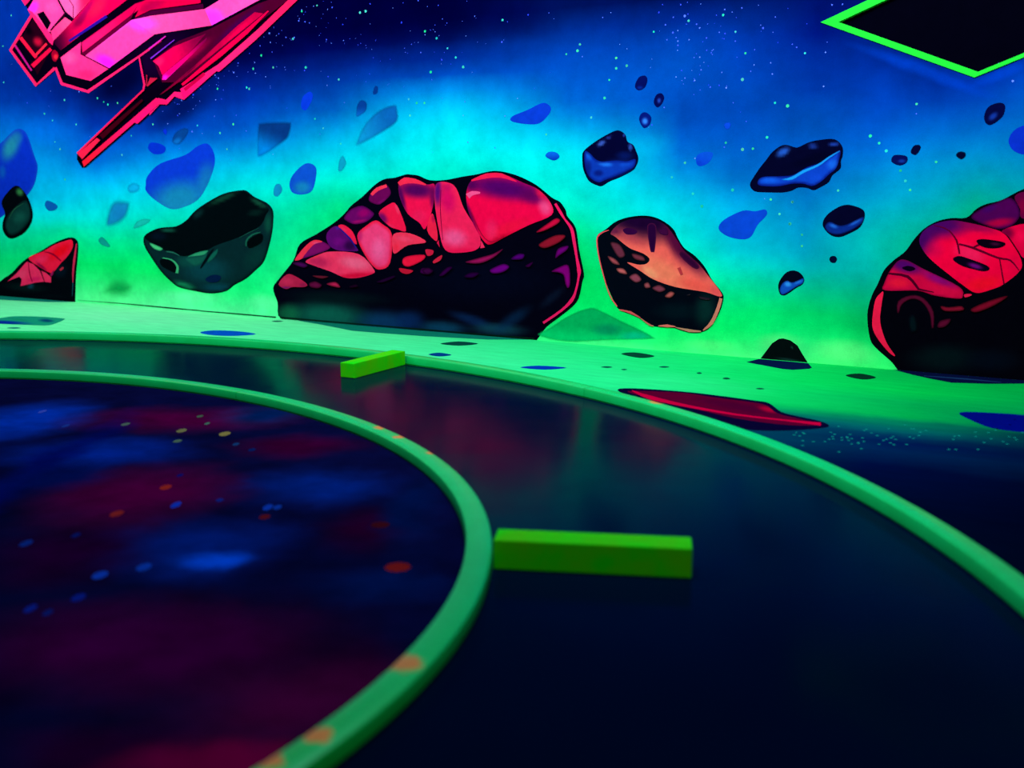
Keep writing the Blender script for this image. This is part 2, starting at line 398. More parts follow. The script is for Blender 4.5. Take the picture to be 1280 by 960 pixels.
def make_disc():
    N = Nodes('nebula_disc_paint', 0.8, 0.0)
    c = N.position()
    cj = N.jitter(c, 2.2, 0.30, 5)
    cj = N.jitter(cj, 7.0, 0.08, 4)
    base = None
    for x, y, rx, ry, a, cc in DISC_CLOUDS:
        f = N.blob(cj, x, y, rx*1.25, ry*1.25, a, 0.1)
        base = N.mix(f, base if base else lin((4, 6, 38), DISC_GAIN), lin(cc, DISC_GAIN))
    nz = N.noise(c, 6, 6, 0.6)
    m = N.maprange(nz.outputs['Fac'], 0.3, 0.7, 0.7, 1.25)
    b2 = N.mix(1.0, base, N.n('ShaderNodeCombineColor').outputs[0], 'MULTIPLY')
    k = b2.node.inputs[7].links[0].from_node
    for i in range(3):
        N.link(m, k.inputs[i])
    return N.color(b2)
DISC_GAIN = 1.5

def make_curb(name, c1, c2, scuffs=True, rough=0.35, spec=0.5):
    N = Nodes(name, rough, spec)
    c = N.position()
    nz = N.noise(c, 9, 5, 0.6)
    base = N.mix(N.maprange(nz.outputs['Fac'], 0.3, 0.7), lin(c1), lin(c2))
    if scuffs:
        cj = N.jitter(c, 40, 0.05, 5)
        for x, y, r in SCUFFS:
            f = N.blob(cj, x, y, r, r, 0, 0.55)
            base = N.mix(f, base, lin((255, 150, 60)))
    fine = N.noise(c, 130, 3, 0.6)
    N.bump(fine.outputs['Fac'], 0.06, 0.003)
    return N.color(base)

def make_plain(name, c, rough=0.6, spec=0.3, var=0.25):
    N = Nodes(name, rough, spec)
    nz = N.noise(N.position(), 12, 5, 0.6)
    a = lin(c)
    return N.color(N.mix(nz.outputs['Fac'], [v*(1-var) for v in a], [v*(1+var) for v in a]))

def make_pigment(name, glaze):
    N = Nodes(name, 0.9, 0.0)
    at = N.n('ShaderNodeAttribute', attribute_name='pigment')
    nz = N.noise(N.position(), 22, 6, 0.65)
    m = N.maprange(nz.outputs['Fac'], 0.3, 0.7, 0.88, 1.10)
    b = N.mix(1.0, at.outputs['Color'], N.n('ShaderNodeCombineColor').outputs[0], 'MULTIPLY')
    k = b.node.inputs[7].links[0].from_node
    for i in range(3):
        N.link(m, k.inputs[i])
    N.color(b)
    if glaze:
        N.link(at.outputs['Alpha'], N.b.inputs['Alpha'])
    return N.m

M = dict(mural=make_mural(), floor=make_floor(), lane=make_lane(), disc=make_disc(),
         curb=make_curb('lime_curb_paint', (0, 208, 92), (0, 222, 106)),
         block=make_curb('lime_block_paint', (0, 240, 10), (90, 215, 0), False, 0.7, 0.05),
         frame=make_plain('lime_frame_paint', (15, 218, 45), 0.6, 0.1, 0.12),
         panel=make_plain('black_panel', (2, 2, 12), 0.9, 0.0),
         ceiling=make_plain('black_ceiling_paint', (10, 10, 16), 0.9, 0.1),
         pigment=make_pigment('mural_pigment', False), glaze=make_pigment('mural_glaze', True))

# ------------------------------------------------------------------ room: wall, floor, ceiling
S_MIN, S_MAX = -2.5, 12.0
wl = 0.8503
RH_L = Vector((7.2434, 1.8534))
RH_B = RH_L + wl*Vector((math.cos(math.radians(-22.374)), math.sin(math.radians(-22.374))))
RH_T = RH_L + wl*Vector((math.cos(math.radians(21.4)), math.sin(math.radians(21.4))))
RH_R = RH_T + RH_B - RH_L
RH = [RH_L, RH_B, RH_R, RH_T]

def build_wall():
    bm = bmesh.new()
    pts = [(S_MIN, 0), (S_MAX, 0), (S_MAX, CEILING), (S_MIN, CEILING)] + [tuple(p) for p in RH]
    v = [bm.verts.new((s, 0, z)) for s, z in pts]
    BLc, BRc, TRc, TLc, L, B, R, T = v
    faces = [bm.faces.new(f) for f in ((TLc, BLc, L), (BLc, B, L), (BLc, BRc, B), (BRc, R, B), (BRc, TRc, R), (TRc, T, R), (TRc, TLc, T), (TLc, L, T))]
    g = bmesh.ops.extrude_face_region(bm, geom=faces)
    bmesh.ops.translate(bm, verts=[e for e in g['geom'] if isinstance(e, bmesh.types.BMVert)], vec=(0, 0.12, 0))
    o = bm_obj('wall_back', bm, M['mural'])
    o.location = WALL_O
    o.rotation_euler = (0, 0, YAW)
    return tag(o, 'mural wall painted with a blue to green starry space sky', None, None, 'structure')
wall = build_wall()

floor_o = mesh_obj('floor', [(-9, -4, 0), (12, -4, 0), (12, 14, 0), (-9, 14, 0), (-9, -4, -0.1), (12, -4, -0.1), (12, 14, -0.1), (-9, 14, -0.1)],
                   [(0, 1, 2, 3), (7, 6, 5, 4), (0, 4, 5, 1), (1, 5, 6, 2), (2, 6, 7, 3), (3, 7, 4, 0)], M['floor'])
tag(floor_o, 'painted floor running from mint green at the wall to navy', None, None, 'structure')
ceil = mesh_obj('ceiling', [(-9, -4, CEILING), (12, -4, CEILING), (12, 14, CEILING), (-9, 14, CEILING), (-9, -4, CEILING+.1), (12, -4, CEILING+.1), (12, 14, CEILING+.1), (-9, 14, CEILING+.1)],
                [(3, 2, 1, 0), (4, 5, 6, 7), (1, 5, 4, 0), (2, 6, 5, 1), (3, 7, 6, 2), (0, 4, 7, 3)], M['ceiling'])
tag(ceil, 'matt black ceiling above the golf lane', None, None, 'structure')

# ------------------------------------------------------------------ curved curbs, lane and disc
class Ring:
    def __init__(self, c, cf, w, t):
        self.c, self.cf, self.w, self.t = c, cf, w, t
    def r(self, th):
        cf = self.cf
        return cf[0] + sum(cf[2*k-1]*math.cos(k*th) + cf[2*k]*math.sin(k*th) for k in (1, 2, 3))
    def p(self, th, off):
        q = self.r(th) + off
        return (self.c[0] + q*math.cos(th), self.c[1] + q*math.sin(th))
INNER = Ring((-2.61, 2.67), (2.4174, -0.0482, 0.3107, 0.1044, -0.1251, 0.0106, -0.0333), 0.0728, 0.0445)
OUTER = Ring((-3.0, 2.2), (4.3288, -0.2365, 0.2365, 0.048, -0.029, 0.0518, 0.0079), 0.0696, 0.0511)

def curb(name, ring, joints, label, seg_len):
    root = bpy.data.objects.new(name, None)
    col.objects.link(root)
    root.location = (ring.c[0], ring.c[1], 0)
    tag(root, label, 'curb')
    ch = 0.009
    w, t = ring.w, ring.t
    u = 0.007
    prof = [(u, 0.001), (u, u), (0, u+0.002), (0, t-ch), (ch*0.3, t-ch*0.3), (ch, t), (w-ch, t), (w-ch*0.3, t-ch*0.3), (w, t-ch), (w, u+0.002), (w-u, u), (w-u, 0.001)]
    for a, b in zip(joints, joints[1:]):
        g = 0.0018/ring.cf[0]
        a2, b2 = math.radians(a)+g, math.radians(b)-g
        n = max(8, int(abs(b2-a2)*seg_len))
        verts, faces = [], []
        for i in range(n+1):
            th = a2+(b2-a2)*i/n
            for off, z in prof:
                x, y = ring.p(th, off)
                verts.append((x-ring.c[0], y-ring.c[1], z))
        k = len(prof)
        for i in range(n):
            for j in range(k):
                q = (j+1) % k
                faces.append((i*k+j, (i+1)*k+j, (i+1)*k+q, i*k+q))
        faces.append(tuple(range(k)))
        faces.append(tuple(n*k+j for j in reversed(range(k))))
        o = mesh_obj('curb_segment', verts, faces, M['curb'], root)
        bm = bmesh.new(); bm.from_mesh(o.data)
        bmesh.ops.recalc_face_normals(bm, faces=bm.faces[:])
        for f in bm.faces:
            f.smooth = len(f.verts) == 4
        for e in bm.edges:
            if len(e.link_faces) == 2 and e.calc_face_angle(0) > 0.6:
                e.smooth = False
        bm.to_mesh(o.data); bm.free()
    return root
curb('inner_curb', INNER, [58, 148, 238, 323, 418], 'bright green wooden curb bent round the dark nebula disc', 40)
curb('outer_curb', OUTER, [38.3, 55.95, 120, 190, 260, 330, 398.3], 'long bright green wooden curb along the mint floor before the mural', 45)

def lane_sheet(a, b, n=70):
    verts, faces = [], []
    g = 0.0008/3
    a, b = math.radians(a)+g, math.radians(b)-g
    for z in (0.002, 0.0005):
        for i in range(n+1):
            th = a+(b-a)*i/n
            verts.append((*INNER.p(th, INNER.w), z))
            verts.append((*OUTER.p(th, 0.0), z))
    m = 2*(n+1)
    for i in range(n):
        faces.append((2*i, 2*i+1, 2*i+3, 2*i+2))
        faces.append((m+2*i, m+2*i+2, m+2*i+3, m+2*i+1))
    for i in (0, n):
        faces.append((2*i, m+2*i, m+2*i+1, 2*i+1))
    return mesh_obj('lane_sheet', verts, faces, M['lane'], floor_o)
for a, b in ((57, 150), (150, 240), (240, 325), (325, 417)):
    o = lane_sheet(a, b)
    tag(o, 'glossy black lane surface reflecting the mural')
def disc():
    n = 160
    verts = [(INNER.c[0], INNER.c[1], 0.002)] + [(*INNER.p(2*math.pi*i/n, 0.0), 0.002) for i in range(n)]
    faces = [(0, 1+i, 1+(i+1) % n) for i in range(n)]
    return tag(mesh_obj('nebula_disc', verts, faces, M['disc'], floor_o), 'dark round floor painted with blue and crimson nebula clouds')
disc_o = disc()

# ------------------------------------------------------------------ bumper blocks
def block(label, p, q, width, height, side):
    """p->q bottom edge on the near side; the block extends to 'side' (+1 left of p->q)"""
    p, q = Vector(p), Vector(q)
    d = q-p
    ln = d.length
    root_ang = math.atan2(d.y, d.x)
    bm = bmesh.new()
    bmesh.ops.create_cube(bm, size=1)
    bmesh.ops.scale(bm, vec=(ln, width, height), verts=bm.verts)
    bmesh.ops.translate(bm, vec=(ln/2, side*width/2, height/2), verts=bm.verts)
    bmesh.ops.bevel(bm, geom=bm.edges[:], offset=0.004, segments=2, affect='EDGES', profile=0.6)
    o = bm_obj('bumper_block', bm, M['block'])
    o.location = (p.x, p.y, 0.0021)
    o.rotation_euler = (0, 0, root_ang)
    return tag(o, label, 'block', 'square timber blocks across the lane')
block('square green timber block jutting from the inner curb across the black lane', (-0.050, 2.6044), (0.4628, 2.5365), 0.094, 0.080, 1)
block('square green timber block butting against the outer curb near the mural', (-0.8228, 5.3368), (-0.5985, 5.7585), 0.089, 0.079, 1)

# ------------------------------------------------------------------ diamond panel sunk in the wall
def offset_poly(P, widths):
    """inset each edge i (P[i]->P[i+1], counter-clockwise) by widths[i]"""
    n = len(P)
    lines = []
    for i in range(n):
        a, b = P[i], P[(i+1) % n]
        d = (b-a).normalized()
        nn = Vector((-d.y, d.x))
        lines.append((a+nn*widths[i], d))
    out = []
    for i in range(n):
        (p, d), (q, e) = lines[i-1], lines[i]
        det = d.x*-e.y + e.x*d.y
        r = q-p
        t = (r.x*-e.y + e.x*r.y)/det
        out.append(p+d*t)
    return out
def diamond():
    root = bpy.data.objects.new('diamond_panel', None)
    col.objects.link(root)
    root.location = WALL_O + ES*RH_B.x + Vector((0, 0, RH_B.y))
    root.rotation_euler = (0, 0, YAW)
    tag(root, 'black diamond-shaped panel with a bright lime frame set into the mural wall', 'wall panel')
    inn = offset_poly(RH, [0.031, 0.020, 0.036, 0.040])
    b = RH_B
    mesh_obj('panel', [(p.x-b.x, y, p.y-b.y) for y in (0.03, 0.05) for p in RH],
             [(0, 1, 2, 3), (7, 6, 5, 4), (0, 4, 5, 1), (1, 5, 6, 2), (2, 6, 7, 3), (3, 7, 4, 0)], M['panel'], root)
    for i in range(4):
        j = (i+1) % 4
        q = [RH[i], RH[j], inn[j], inn[i]]
        v = [(p.x-b.x, y, p.y-b.y) for y in (-0.008, 0.03) for p in q]
        mesh_obj('frame_strip', v, [(0, 1, 2, 3), (7, 6, 5, 4), (0, 4, 5, 1), (1, 5, 6, 2), (2, 6, 7, 3), (3, 7, 4, 0)], M['frame'], root)
diamond()

# ------------------------------------------------------------------ painted figures: thin films of paint on wall and floor
# (name, label, lift, surface, [(layer, smooth, colour, feather mm, outline mm, brush marks), ...])
PAINT = [
 ('painted_spaceship','hot pink spaceship with a long gun barrel painted on the mural',0,'wall',[
  ('painted_hull',0,(4,0,14),0,[573,2600,633,2507,759,2370,425,2119,730,1804,996,1923,1057,1805,1372,1725,2007,1965,2050,1761,2033,1726,1178,1245,1171,1203,1203,1157,1230,1130,1265,1133,1914,1476,1940,1466,2186,1602,2283,1607,2366,1661,2462,1631,2814,1821,2838,1818,3215,2021,3624,2263,4029,2512,1299,2786],[('b',2219,1967,431,173,136,-152,(20,0,40),0.8),('b',1706,1783,235,94,57,-63,(3,0,40),1)]),
  ('painted_line',0,(255,30,90),0,[734,2385,414,2119,720,1806,997,1932,974,1951,740,1831,454,2118,763,2372],[]),
  ('painted_line',0,(255,30,100),0,[981,1944,1044,1805,1375,1726,2005,1975,2249,2073,2237,2086,1994,1987,1365,1750,1068,1823,1008,1949],[]),
  ('painted_facet',0,(30,0,16),0,[760,2348,976,2116,757,1898,586,2200],[('b',800,2162,51,-38,-49,-25,(180,8,45),1),('b',676,2265,62,-47,-49,-25,(4,0,8),1)]),
  ('painted_line',0,(255,20,60),0,[561,2204,742,2032,777,2046,597,2218],[]),
  ('painted_line',0,(235,10,60),0,[719,1958,972,2086,944,2108,685,1985],[]),
  ('painted_line',0,(255,30,60),0,[772,2052,918,2133,899,2147,752,2066],[]),
  ('painted_line',0,(190,20,120),0,[489,2150,679,1934,699,1940,512,2157],[]),
  ('painted_line',0,(6,0,14),0,[588,2104,713,2006,751,2025,626,2123],[]),
  ('painted_facet',1,(150,0,35),0,[962,2062,1004,2085,1048,2042,1008,1995,970,2007],[('b',1012,2030,34,-2,-3,-25,(230,30,50),1)]),
  ('painted_facet',0,(255,60,140),0,[707,2426,791,2494,843,2548,1151,2522,1106,2468,1163,2367,985,2243,951,2224,762,2397],[('b',780,2436,59,-27,-55,-47,(240,40,230),0.9),('b',1015,2417,92,-7,-7,-58,(255,80,160),0.6)]),
  ('painted_facet',0,(255,25,95),0,[637,2506,679,2458,748,2497,827,2550,602,2549],[]),
  ('painted_window',0,(6,0,10),0,[821,2381,905,2396,987,2300,933,2245],[]),
  ('painted_facet',0,(255,30,105),0,[702,2427,763,2402,1009,2178,984,2123,946,2149],[]),
  ('painted_facet',0,(255,85,155),0,[1111,2468,1106,2526,1595,2485,1487,2437,1266,2309,1175,2368],[('l',1273,2397,1422,2385,(255,20,80))]),
  ('painted_facet',0,(255,50,120),0,[976,2236,1166,2330,1248,2288,1000,2156],[('l',1017,2192,1215,2295,(255,70,130))]),
  ('painted_line',0,(70,0,40),0,[1231,2456,1273,2406,1258,2312,1267,2311,1282,2406,1239,2459],[]),
  ('painted_line',0,(40,0,25),0,[984,2234,1177,2352,1162,2362,969,2244],[]),
  ('painted_line',0,(15,0,20),0,[1090,2467,1156,2368,1251,2297,1273,2310,1177,2375,1107,2471],[]),
  ('painted_facet',0,(225,0,70),0,[999,2149,1265,2300,1494,2436,1581,2486,2045,2446,1901,2403,1322,2172,1081,2075],[('l',1329,2229,992,2115,(40,0,30)),('b',1554,2375,63,-41,-123,-78,(255,20,70),0.8),('b',1336,2287,93,59,43,-28,(110,0,50),0.8),('b',1434,2365,34,-19,-113,-86,(150,0,80),0.7)]),
  ('painted_line',0,(40,10,130),0,[1204,2133,1671,2291,1653,2311,1189,2150],[]),
  ('painted_facet',0,(255,20,100),0,[1346,2122,1995,2368,2121,2385,2192,2416,2273,2409,1946,2289,1630,2142,1344,2035],[('l',1499,2151,1977,2323,(230,0,70)),('e',16,(120,0,60),0.4)]),
  ('painted_facet',0,(90,0,40),0,[1329,2036,1946,2291,2022,2357,1928,2253,1380,2017],[]),
  ('painted_facet',0,(255,45,125),0,[1074,2019,1339,2125,1321,2031,1637,1901,1420,1819,1130,1880],[('b',1182,2015,121,-7,-7,-59,(255,80,150),0.7),('b',1377,1868,134,-7,-6,-49,(255,20,90),0.6)]),
  ('painted_facet',0,(255,60,150),0,[1380,2017,1942,2252,2186,2129,1649,1907],[('b',1624,1952,132,-60,-49,-47,(255,25,225),1),('b',1995,2220,138,-65,-46,-45,(250,60,220),0.9)]),
  ('painted_facet',0,(255,70,150),0,[1945,2252,2159,2266,2725,2271,2789,2151,2234,2131,2173,2127],[('b',2049,2215,192,-14,-6,-59,(245,70,230),0.9),('l',2326,2195,2761,2209,(255,60,140))]),
  ('painted_facet',0,(255,70,160),0,[2725,2271,2882,2323,3076,2385,3453,2352,3269,2292,2789,2151],[('b',2793,2196,128,-9,-6,-79,(235,50,255),1),('b',3147,2291,202,65,42,-60,(255,80,170),0.8)]),
  ('painted_facet',0,(215,0,60),0,[1983,2267,2163,2309,2688,2317,2690,2350,2776,2410,2390,2444,2082,2377],[('b',2166,2335,165,26,20,-45,(160,0,60),0.8)]),
  ('painted_facet',0,(60,0,40),0,[1964,2256,2163,2303,2712,2309,2717,2278,2159,2268],[]),
  ('painted_facet',0,(70,0,35),0,[2156,1937,2437,2062,2779,2129,3256,2267,3492,2307,3629,2296,3536,2270,2438,1761,2237,1770],[('b',2574,1963,210,97,30,-30,(170,0,60),0.8),('b',3054,2136,248,125,30,-29,(60,0,60),1)]),
  ('painted_facet',0,(235,0,75),0,[2149,1933,2381,2025,2726,2097,2548,1974,2242,1825,2210,1892],[('l',2346,1931,2725,2080,(110,0,50)),('b',2209,1920,65,32,32,-30,(255,20,90),1)]),
  ('painted_facet',0,(255,0,110),0,[2236,1789,2249,1825,2521,1957,2737,2070,2722,2044,2545,1938,2279,1787],[('l',2464,1906,2736,2061,(120,0,60)),('b',2274,1801,54,-3,-2,-28,(255,20,200),1)]),
  ('painted_facet',0,(190,0,60),0,[2201,1678,2593,1876,3041,2129,3216,2211,3299,2196,2870,1986,2439,1774,2243,1690],[('l',2858,1991,2229,1686,(120,0,40)),('b',3051,2093,168,92,17,-15,(240,0,70),0.9),('b',2525,1848,94,48,24,-22,(60,0,40),0.9)]),
  ('painted_line',0,(235,0,65),0,[2458,1734,2882,1932,3137,2067,3351,2206,3343,2213,3110,2092,2852,1961,2442,1749],[]),
  ('painted_facet',0,(255,35,110),0,[3536,2270,3583,2299,3668,2292,3621,2263,3217,2021,2843,1819,2814,1824,2461,1631,2427,1711,2837,1872,3245,2095],[('l',3044,1980,2429,1650,(255,15,105)),('l',2915,1908,3593,2265,(255,25,85))]),
  ('painted_line',0,(200,0,60),0,[2484,1694,2701,1803,2682,1822,2463,1714],[]),
  ('painted_facet',0,(255,25,105),0,[2076,1527,2202,1610,2284,1607,2363,1660,2461,1631,2439,1687,2366,1695,2269,1638,2188,1655,2083,1598],[]),
  ('painted_line',0,(220,30,170),0,[2121,2017,2311,2104,2304,2110,2111,2028],[]),
  ('painted_line',0,(130,40,200),0,[2134,1948,2401,2072,2396,2076,2126,1956],[]),
  ('painted_line',0,(255,25,90),0,[1995,1979,2033,1759,2019,1733,2038,1728,2055,1760,2009,1980],[]),
  ('painted_line',0,(170,20,50),0,[2074,1749,2082,1833,2070,1834,2063,1750],[]),
  ('painted_line',0,(190,20,55),0,[2079,1748,2118,1806,2186,1806,2072,1752,2078,1746,2195,1803,2112,1811,2071,1750],[]),
  ('painted_line',0,(255,20,75),0,[2031,1731,1191,1254,1205,1243,2042,1722],[]),
  ('painted_line',0,(60,0,16),0,[2005,1653,1487,1391,1524,1360,2019,1641],[]),
  ('painted_facet',0,(255,30,70),0,[1204,1245,1452,1369,1491,1351,1255,1201],[]),
  ('painted_facet',0,(255,20,95),0,[2192,1609,1938,1467,1908,1479,1269,1140,1253,1183,1870,1501,2166,1657,2276,1626,2282,1602],[('l',1792,1437,1285,1169,(255,25,50)),('b',2015,1528,135,69,25,-23,(255,15,110),0.9)])]),
 ('painted_asteroid','large asteroid with glowing red cracked plates and black base painted on wall',0,'wall',[
  ('painted_silhouette',1,(3,3,17),0,[3269,231,3340,313,3475,443,3547,568,3706,644,3870,727,3963,790,4030,850,4130,912,4234,989,4320,1032,4415,1043,4503,1064,4542,1063,4608,1056,4698,1026,4817,1026,4955,1047,5070,1062,5173,1081,5260,1079,5381,1050,5509,995,5624,916,5681,889,5721,840,5732,803,5778,754,5800,705,5817,601,5854,447,5844,397,5821,294,5778,236,5680,158,5590,90,5520,1,5508,1,5334,1,4633,1,4171,1,3710,1,3340,1,3306,125],[('b',3786,46,434,-3,-20,-131,(14,120,95),0.75),('b',4292,32,274,2,-12,-104,(12,65,110),0.8),('b',3404,46,140,9,-5,-85,(20,130,80),0.6),('b',4779,30,232,5,-4,-56,(12,75,105),0.8),('b',5025,101,202,-43,-14,-37,(10,45,95),0.7),('b',5224,50,242,6,-3,-48,(20,80,95),0.7),('b',5334,121,147,99,31,-37,(8,45,85),0.6),('b',4513,68,148,9,-2,-79,(8,45,100),0.7),('b',3867,191,498,6,-6,-59,(4,22,26),0.8),('b',5089,373,653,29,-1,-160,(3,6,26),0.8),('b',5629,284,96,77,22,-22,(10,22,45),0.7)]),
  ('painted_facet',1,(130,12,95),0,[3492,450,3596,549,3680,599,3773,588,3828,547,3699,498,3574,465],[('e',14,(60,0,60),0.5)]),
  ('painted_facet',1,(255,45,75),0,[3492,450,3590,547,3680,599,3761,590,3679,568,3593,495,3556,459],[('b',3703,579,47,1,0,-11,(255,70,120),1)]),
  ('painted_facet',1,(255,50,95),0,[3596,443,3710,492,3839,522,4087,511,4216,408,4195,374,4058,341,3946,341,3833,376,3672,415],[('b',4051,448,163,-17,-14,-53,(255,95,135),0.9),('b',3720,444,125,-13,-12,-45,(190,25,80),0.8),('b',4059,359,221,22,1,-23,(225,5,50),0.9),('b',3675,479,68,16,4,-12,(255,50,70),0.8)]),
  ('painted_facet',1,(95,8,105),0,[3797,618,3822,672,3903,704,4001,623,4072,554,4065,532,3908,532,3829,560],[('b',4011,570,67,2,-2,-44,(45,4,60),0.9),('b',3910,594,68,2,-1,-36,(120,8,120),0.7),('b',3903,691,23,0,0,-12,(70,30,150),0.8)]),
  ('painted_facet',1,(255,25,70),0,[3909,707,3960,714,4037,668,4072,581,4012,614,3936,681],[('b',3959,684,34,-22,-7,-7,(255,60,100),0.6)]),
  ('painted_line',0,(35,20,130),0,[3917,689,3941,669,3976,641,4006,615,4030,591,4049,568,4062,552,4070,556,4058,573,4041,597,4019,623,3986,649,3949,676,3923,694],[]),
  ('painted_facet',1,(255,60,120),0,[4086,660,4148,705,4237,750,4301,725,4379,658,4358,459,4270,410,4205,436,4131,521,4084,607],[('e',33,(255,20,60),0.9),('b',4263,551,76,2,-3,-96,(255,90,150),0.9),('b',4102,643,26,1,-2,-53,(190,20,100),0.6)]),
  ('painted_facet',1,(110,6,95),0,[3968,770,4031,825,4131,850,4217,810,4225,784,4161,740,4061,721,3984,744],[('b',4141,800,62,19,14,-32,(170,0,100),0.8),('b',4095,739,87,14,3,-15,(180,10,100),0.8),('e',16,(50,0,55),0.6)]),
  ('painted_facet',1,(110,5,80),0,[4188,900,4222,947,4330,994,4372,964,4370,922,4283,862,4208,874],[('b',4305,879,56,26,9,-13,(150,10,110),0.7),('e',11,(40,0,40),0.5)]),
  ('painted_highlight',0,(255,50,80),0,[4221,919,4234,929,4253,942,4273,953,4298,963,4328,972,4349,978,4342,998,4320,993,4288,985,4257,975,4234,960,4215,943,4204,932],[]),
  ('painted_facet',1,(255,20,70),0,[4271,800,4380,870,4422,862,4462,796,4501,685,4428,693,4354,717],[('b',4302,768,40,-39,-34,-23,(110,8,90),0.95),('b',4365,718,59,-16,-5,-11,(255,40,90),0.7),('b',4431,829,16,5,17,-40,(255,70,110),0.7)]),
  ('painted_facet',1,(255,15,75),0,[4445,989,4482,1035,4545,1039,4677,997,4742,993,4725,853,4661,702,4610,743,4518,800,4458,901],[('b',4594,960,191,-13,-8,-62,(85,4,85),1),('b',4469,909,26,6,35,-114,(70,4,80),0.9),('b',4726,911,30,0,-2,-91,(100,4,80),0.8),('b',4611,785,72,1,-1,-50,(255,30,90),0.7)]),
  ('painted_highlight',0,(255,40,75),0,[4457,987,4472,992,4491,999,4508,1001,4528,1004,4554,1005,4581,1004,4613,1000,4646,994,4670,991,4673,999,4652,1009,4621,1022,4590,1033,4559,1039,4529,1043,4497,1044,4470,1032,4450,1018,4439,1008],[]),
  ('painted_facet',1,(255,30,85),0,[4754,1000,4847,1010,4915,969,4973,839,5088,678,5082,583,4950,550,4821,563,4772,695,4740,886],[('b',4766,952,36,0,-2,-107,(80,8,110),0.95),('b',4845,895,68,10,19,-97,(215,0,95),0.7),('b',4892,648,116,-14,-15,-66,(255,85,145),0.9),('b',4954,888,27,9,50,-105,(255,35,80),0.8),('b',4950,563,146,13,1,-17,(245,10,70),0.8),('b',4837,977,49,0,0,-33,(190,10,90),0.6)]),
  ('painted_line',0,(120,0,50),0,[4790,961,4787,929,4783,882,4782,828,4786,760,4794,683,4800,629,4804,630,4799,684,4792,760,4788,829,4788,882,4791,929,4794,960],[]),
  ('painted_facet',1,(255,30,70),0,[4719,807,4757,695,4751,620,4676,693],[('b',4728,770,20,0,-1,-33,(190,10,70),0.8)]),
  ('painted_facet',0,(255,40,90),0,[5105,636,5132,589,5097,583],[]),
  ('painted_facet',0,(230,20,70),0,[4753,610,4769,629,4777,580],[]),
  ('painted_facet',1,(255,5,70),0,[4993,945,5033,1022,5147,1064,5260,1065,5417,1009,5534,963,5620,881,5625,807,5463,742,5278,658,5183,613,5135,622,5069,702,5004,831],[('b',5279,974,360,-42,-14,-83,(85,2,95),1),('b',5481,923,110,-34,-22,-52,(95,2,85),0.8),('b',5032,993,58,0,0,-48,(60,2,80),0.7),('b',5016,807,23,8,68,-143,(90,0,70),0.9),('b',5278,706,222,82,21,-44,(255,15,60),0.8),('b',5184,704,57,1,0,-81,(255,50,110),0.5),('b',5580,854,50,16,25,-58,(255,80,140),0.85),('b',5240,641,137,56,13,-25,(205,0,40),0.9),('b',5553,939,48,-35,-23,-24,(255,20,70),0.8)]),
  ('painted_highlight',0,(255,25,75),0,[5034,1017,5066,1022,5109,1030,5151,1035,5187,1040,5222,1041,5257,1039,5297,1032,5339,1021,5370,1013,5372,1018,5345,1032,5305,1052,5263,1067,5223,1071,5184,1070,5144,1067,5101,1054,5059,1038,5031,1026],[]),
  ('painted_highlight',0,(255,80,140),0,[5016,906,5024,913,5035,922,5046,928,5062,932,5084,935,5099,938,5099,949,5084,952,5061,954,5037,954,5017,948,5000,940,4989,935],[]),
  ('painted_line',0,(170,10,50),0,[5029,815,5048,776,5076,721,5104,677,5129,649,5155,631,5183,624,5218,632,5254,651,5279,665,5277,667,5252,654,5216,637,5183,630,5158,637,5134,653,5110,680,5081,724,5053,777,5033,816],[]),
  ('painted_facet',1,(255,50,85),0,[4399,660,4536,668,4669,613,4514,586,4407,526,4386,567],[('b',4483,630,82,-10,-5,-22,(255,70,110),0.7),('b',4418,568,32,1,-1,-34,(255,30,60),0.6)]),
  ('painted_facet',1,(255,20,60),0,[4469,484,4512,512,4649,526,4641,490,4531,443,4479,449],[('e',11,(150,5,40),0.6)]),
  ('painted_facet',1,(205,20,50),0,[4441,426,4499,423,4557,413,4509,389,4456,399],[]),
  ('painted_facet',1,(215,25,60),0,[4663,562,4725,558,4719,530,4678,521],[]),
  ('painted_facet',1,(215,30,60),0,[4729,491,4795,529,4784,495,4730,471],[]),
  ('painted_facet',1,(190,28,70),0,[3334,266,3417,340,3501,330,3606,279,3581,255,3473,250,3399,232],[('b',3415,289,85,4,-2,-37,(215,40,85),0.7),('b',3400,242,73,4,-1,-9,(80,20,110),0.6),('b',3570,268,48,2,-1,-20,(150,20,70),0.7)]),
  ('painted_fragment',1,(150,30,60),0,[3668,343,3808,343,3761,326,3703,329],[('e',17,(52,10,21),0.7)]),
  ('painted_fragment',1,(105,12,60),0,[3630,285,3690,301,3747,277,3711,252,3641,258],[('e',17,(36,4,21),0.7)]),
  ('painted_fragment',1,(205,30,80),0,[3794,288,3876,305,3917,269,3852,272],[('e',16,(71,10,28),0.7)]),
  ('painted_fragment',1,(80,8,85),0,[3476,426,3555,438,3621,417,3576,397],[('e',17,(28,2,29),0.7)]),
  ('painted_fragment',1,(45,4,58),0,[4246,325,4388,372,4395,359,4300,323],[('e',16,(15,1,20),0.7)]),
  ('painted_fragment',1,(40,5,40),0,[4000,279,4057,296,4079,283,4022,272],[('e',16,(14,1,14),0.7)]),
  ('painted_fragment',1,(165,15,85),0,[4985,488,5063,513,5198,550,5274,585,5198,524,5092,484],[('e',14,(57,5,29),0.7)]),
  ('painted_fragment',1,(85,0,110),0,[5335,521,5386,556,5433,554,5414,523],[('e',14,(29,0,38),0.7)]),
  ('painted_fragment',1,(112,0,122),0,[5174,443,5227,471,5283,488,5321,469,5274,434,5198,422],[('e',14,(39,0,42),0.7)]),
  ('painted_fragment',1,(58,0,70),0,[4774,391,4835,446,4880,448,4814,395],[('e',15,(20,0,24),0.7)]),
